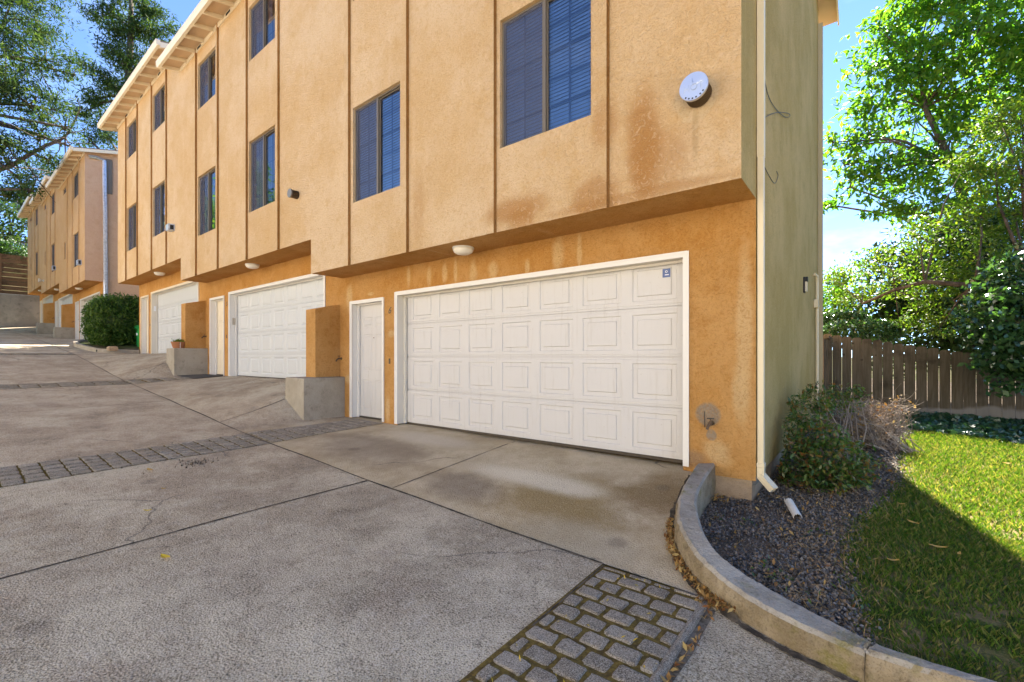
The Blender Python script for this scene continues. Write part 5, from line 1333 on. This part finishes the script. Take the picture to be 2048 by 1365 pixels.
rng = np.random.default_rng(64); pts, tws = clump_points(cl, rng, 8, 12, .2, .3); vs, fs = leaves(pts, .2, rng, .4, .5); mesh_obj('foliage', vs, fs, M['leaf_dark'], t)
# unseen row across the drive, added for warm bounce light and window reflections
OB = thing('apartment_building', 'sunlit cream townhouse block across the drive, unseen behind the camera', 'building', (-24, -11, -.8))
q, r_, w_m, g_ = MB(), MB(), MB(), MB()
for u in range(7):
    xb_, xa_ = 13.2 - PITCH * u, 13.2 - PITCH * (u + 1); z0_ = lerp_tab((xa_ + xb_) / 2, PJ); zt_ = z0_ + (8.6 if u < 4 else 10.4)
    q.box(xa_, xb_, -20, -11 - .01 * u, z0_ - 1.5, zt_)
    r_.prism([(-10.4, zt_ - .05), (-15.5, zt_ + 1.25), (-20.6, zt_ - .05), (-20.6, zt_ + .08), (-15.5, zt_ + 1.4), (-10.4, zt_ + .08)], 'x', xa_ - .1, xb_ + .1)
    g_.box(xa_ + 1.2, xb_ - 1.2, -10.99, -10.9, z0_ - .1, z0_ + 2.1)
    for cx_ in (-1.9, 1.9):
        for zz in (3.9, 6.5):
            m_ = (xa_ + xb_) / 2 + cx_; w_m.box(m_ - .65, m_ + .65, -10.98, -10.93, z0_ + zz, z0_ + zz + 1.3)
q.build('wall', M['far_wall'], OB); r_.build('roof', M['roof'], OB); w_m.build('windows', M['bronze'], OB); g_.build('garage_doors', M['door_white'], OB)
for k_, (X_, Y_, H_, sd) in enumerate(((-42, -8, 15, 71), (-50, -7, 13, 72))):
    zb = lerp_tab(X_, PJ) - .3
    cl = [((X_ + dx, Y_ + dy, zb + dz), r, r, r) for dx, dy, dz, r in ((0, 0, H_ * .75, 2.8), (2.2, .4, H_ * .55, 2.3), (-2.2, -.3, H_ * .55, 2.4), (.3, .8, H_ * .4, 2.4), (-.6, 0, H_ * .94, 1.8))]
    tree('garden_tree', ('tall broad tree across the drive, nearer the street', 'broad tree across the drive, at the uphill end')[k_], 'tree', (X_, Y_, zb), [(X_, Y_, zb + H_ * .4), (X_ + .2, Y_, zb + H_ * .7)], cl, M['leaf_bright'], .35, 2.4, 9, .4, group='trees across the drive', r0=.25, seed=sd, fill=.3, ntw=4)

cl = [((-25.5 + dx, 14.5 + dy, .6 + dz), r, r, r * .9) for dx, dy, dz, r in ((0, 0, 14.2, 2.0), (1.8, .4, 12.2, 2.2), (-1.9, -.3, 12.4, 2.2), (.3, .8, 10, 2.2), (-2.2, .4, 9, 1.8), (2.4, 0, 9.4, 1.8))]  # hidden tree, added to break up the sun falling through the gap
tree('gap_shade_tree', 'unseen tree added behind the gap between the two townhouse blocks to shade the drive', 'tree', (-25.5, 14.5, .5), [(-25.5, 14.5, 6), (-25.3, 14.6, 11)], cl, M['leaf_dark'], .3, 2.4, 14, .35, r0=.25, seed=77, fill=.2, ntw=4)
# retaining wall, timber fence, deck rail at the head of the drive
q = MB(); q.box(-54.0, -53.6, -14, 12, 1.2, 5.0, .02); o = q.build('retaining_wall', M['conc_dark']); tag(o, 'dark stained concrete retaining wall closing the head of the drive', 'retaining wall')
T_ = thing('timber_retaining_fence', 'horizontal plank timber wall standing above the concrete retaining wall', 'fence', (-54.2, -2, 5.0))
q = MB()
for i in range(9): q.box(-54.3, -54.24, -14, 12, 5.0 + i * .36, 5.33 + i * .36)
q.build('planks', M['fence_dark'], T_)
q = MB()
for i in range(10): q.box(-54.235, -54.10, -13 + i * 2.0, -12.85 + i * 2.0, 4.95, 8.2)
q.build('posts', M['fence_dark'], T_)
T_ = thing('deck_railing', 'dark wooden deck railing with thin balusters high on the hillside', 'railing', (-57, 0, 8.6))
zr0, zr1 = px(20, 506, d=39).z, px(20, 485, d=39).z
q = MB(); q.box(-57.1, -57.0, -12, 5.5, zr1 - .08, zr1); q.box(-57.1, -57.0, -12, 5.5, zr0 - .1, zr0)
for i in range(9): q.box(-57.14, -56.98, -11 + i * 2, -10.85 + i * 2, zr0 - 1.5, zr1 + .05)
q.build('rails', M['fence_dark'], T_)
q = MB()
for i in range(110): q.box(-57.07, -57.04, -11.5 + i * .155, -11.46 + i * .155, zr0, zr1 - .08)
q.build('balusters', M['galv'], T_)
# overhead wires
for (ya, yb, lab) in ((462, 470, 'upper overhead wire at the far left'), (482, 490, 'lower overhead wire at the far left')):
    a, b = px(-200, ya - 30, d=38), px(52, yb, d=46); b2 = px(75, yb + 1, d=60)
    q = MB(); q.tube([a, a.lerp(b, .5) - Vector((0, 0, .25)), b, b2], .02, 4); tag(q.build('overhead_wire', M['black'], fix=False), lab, 'wire')
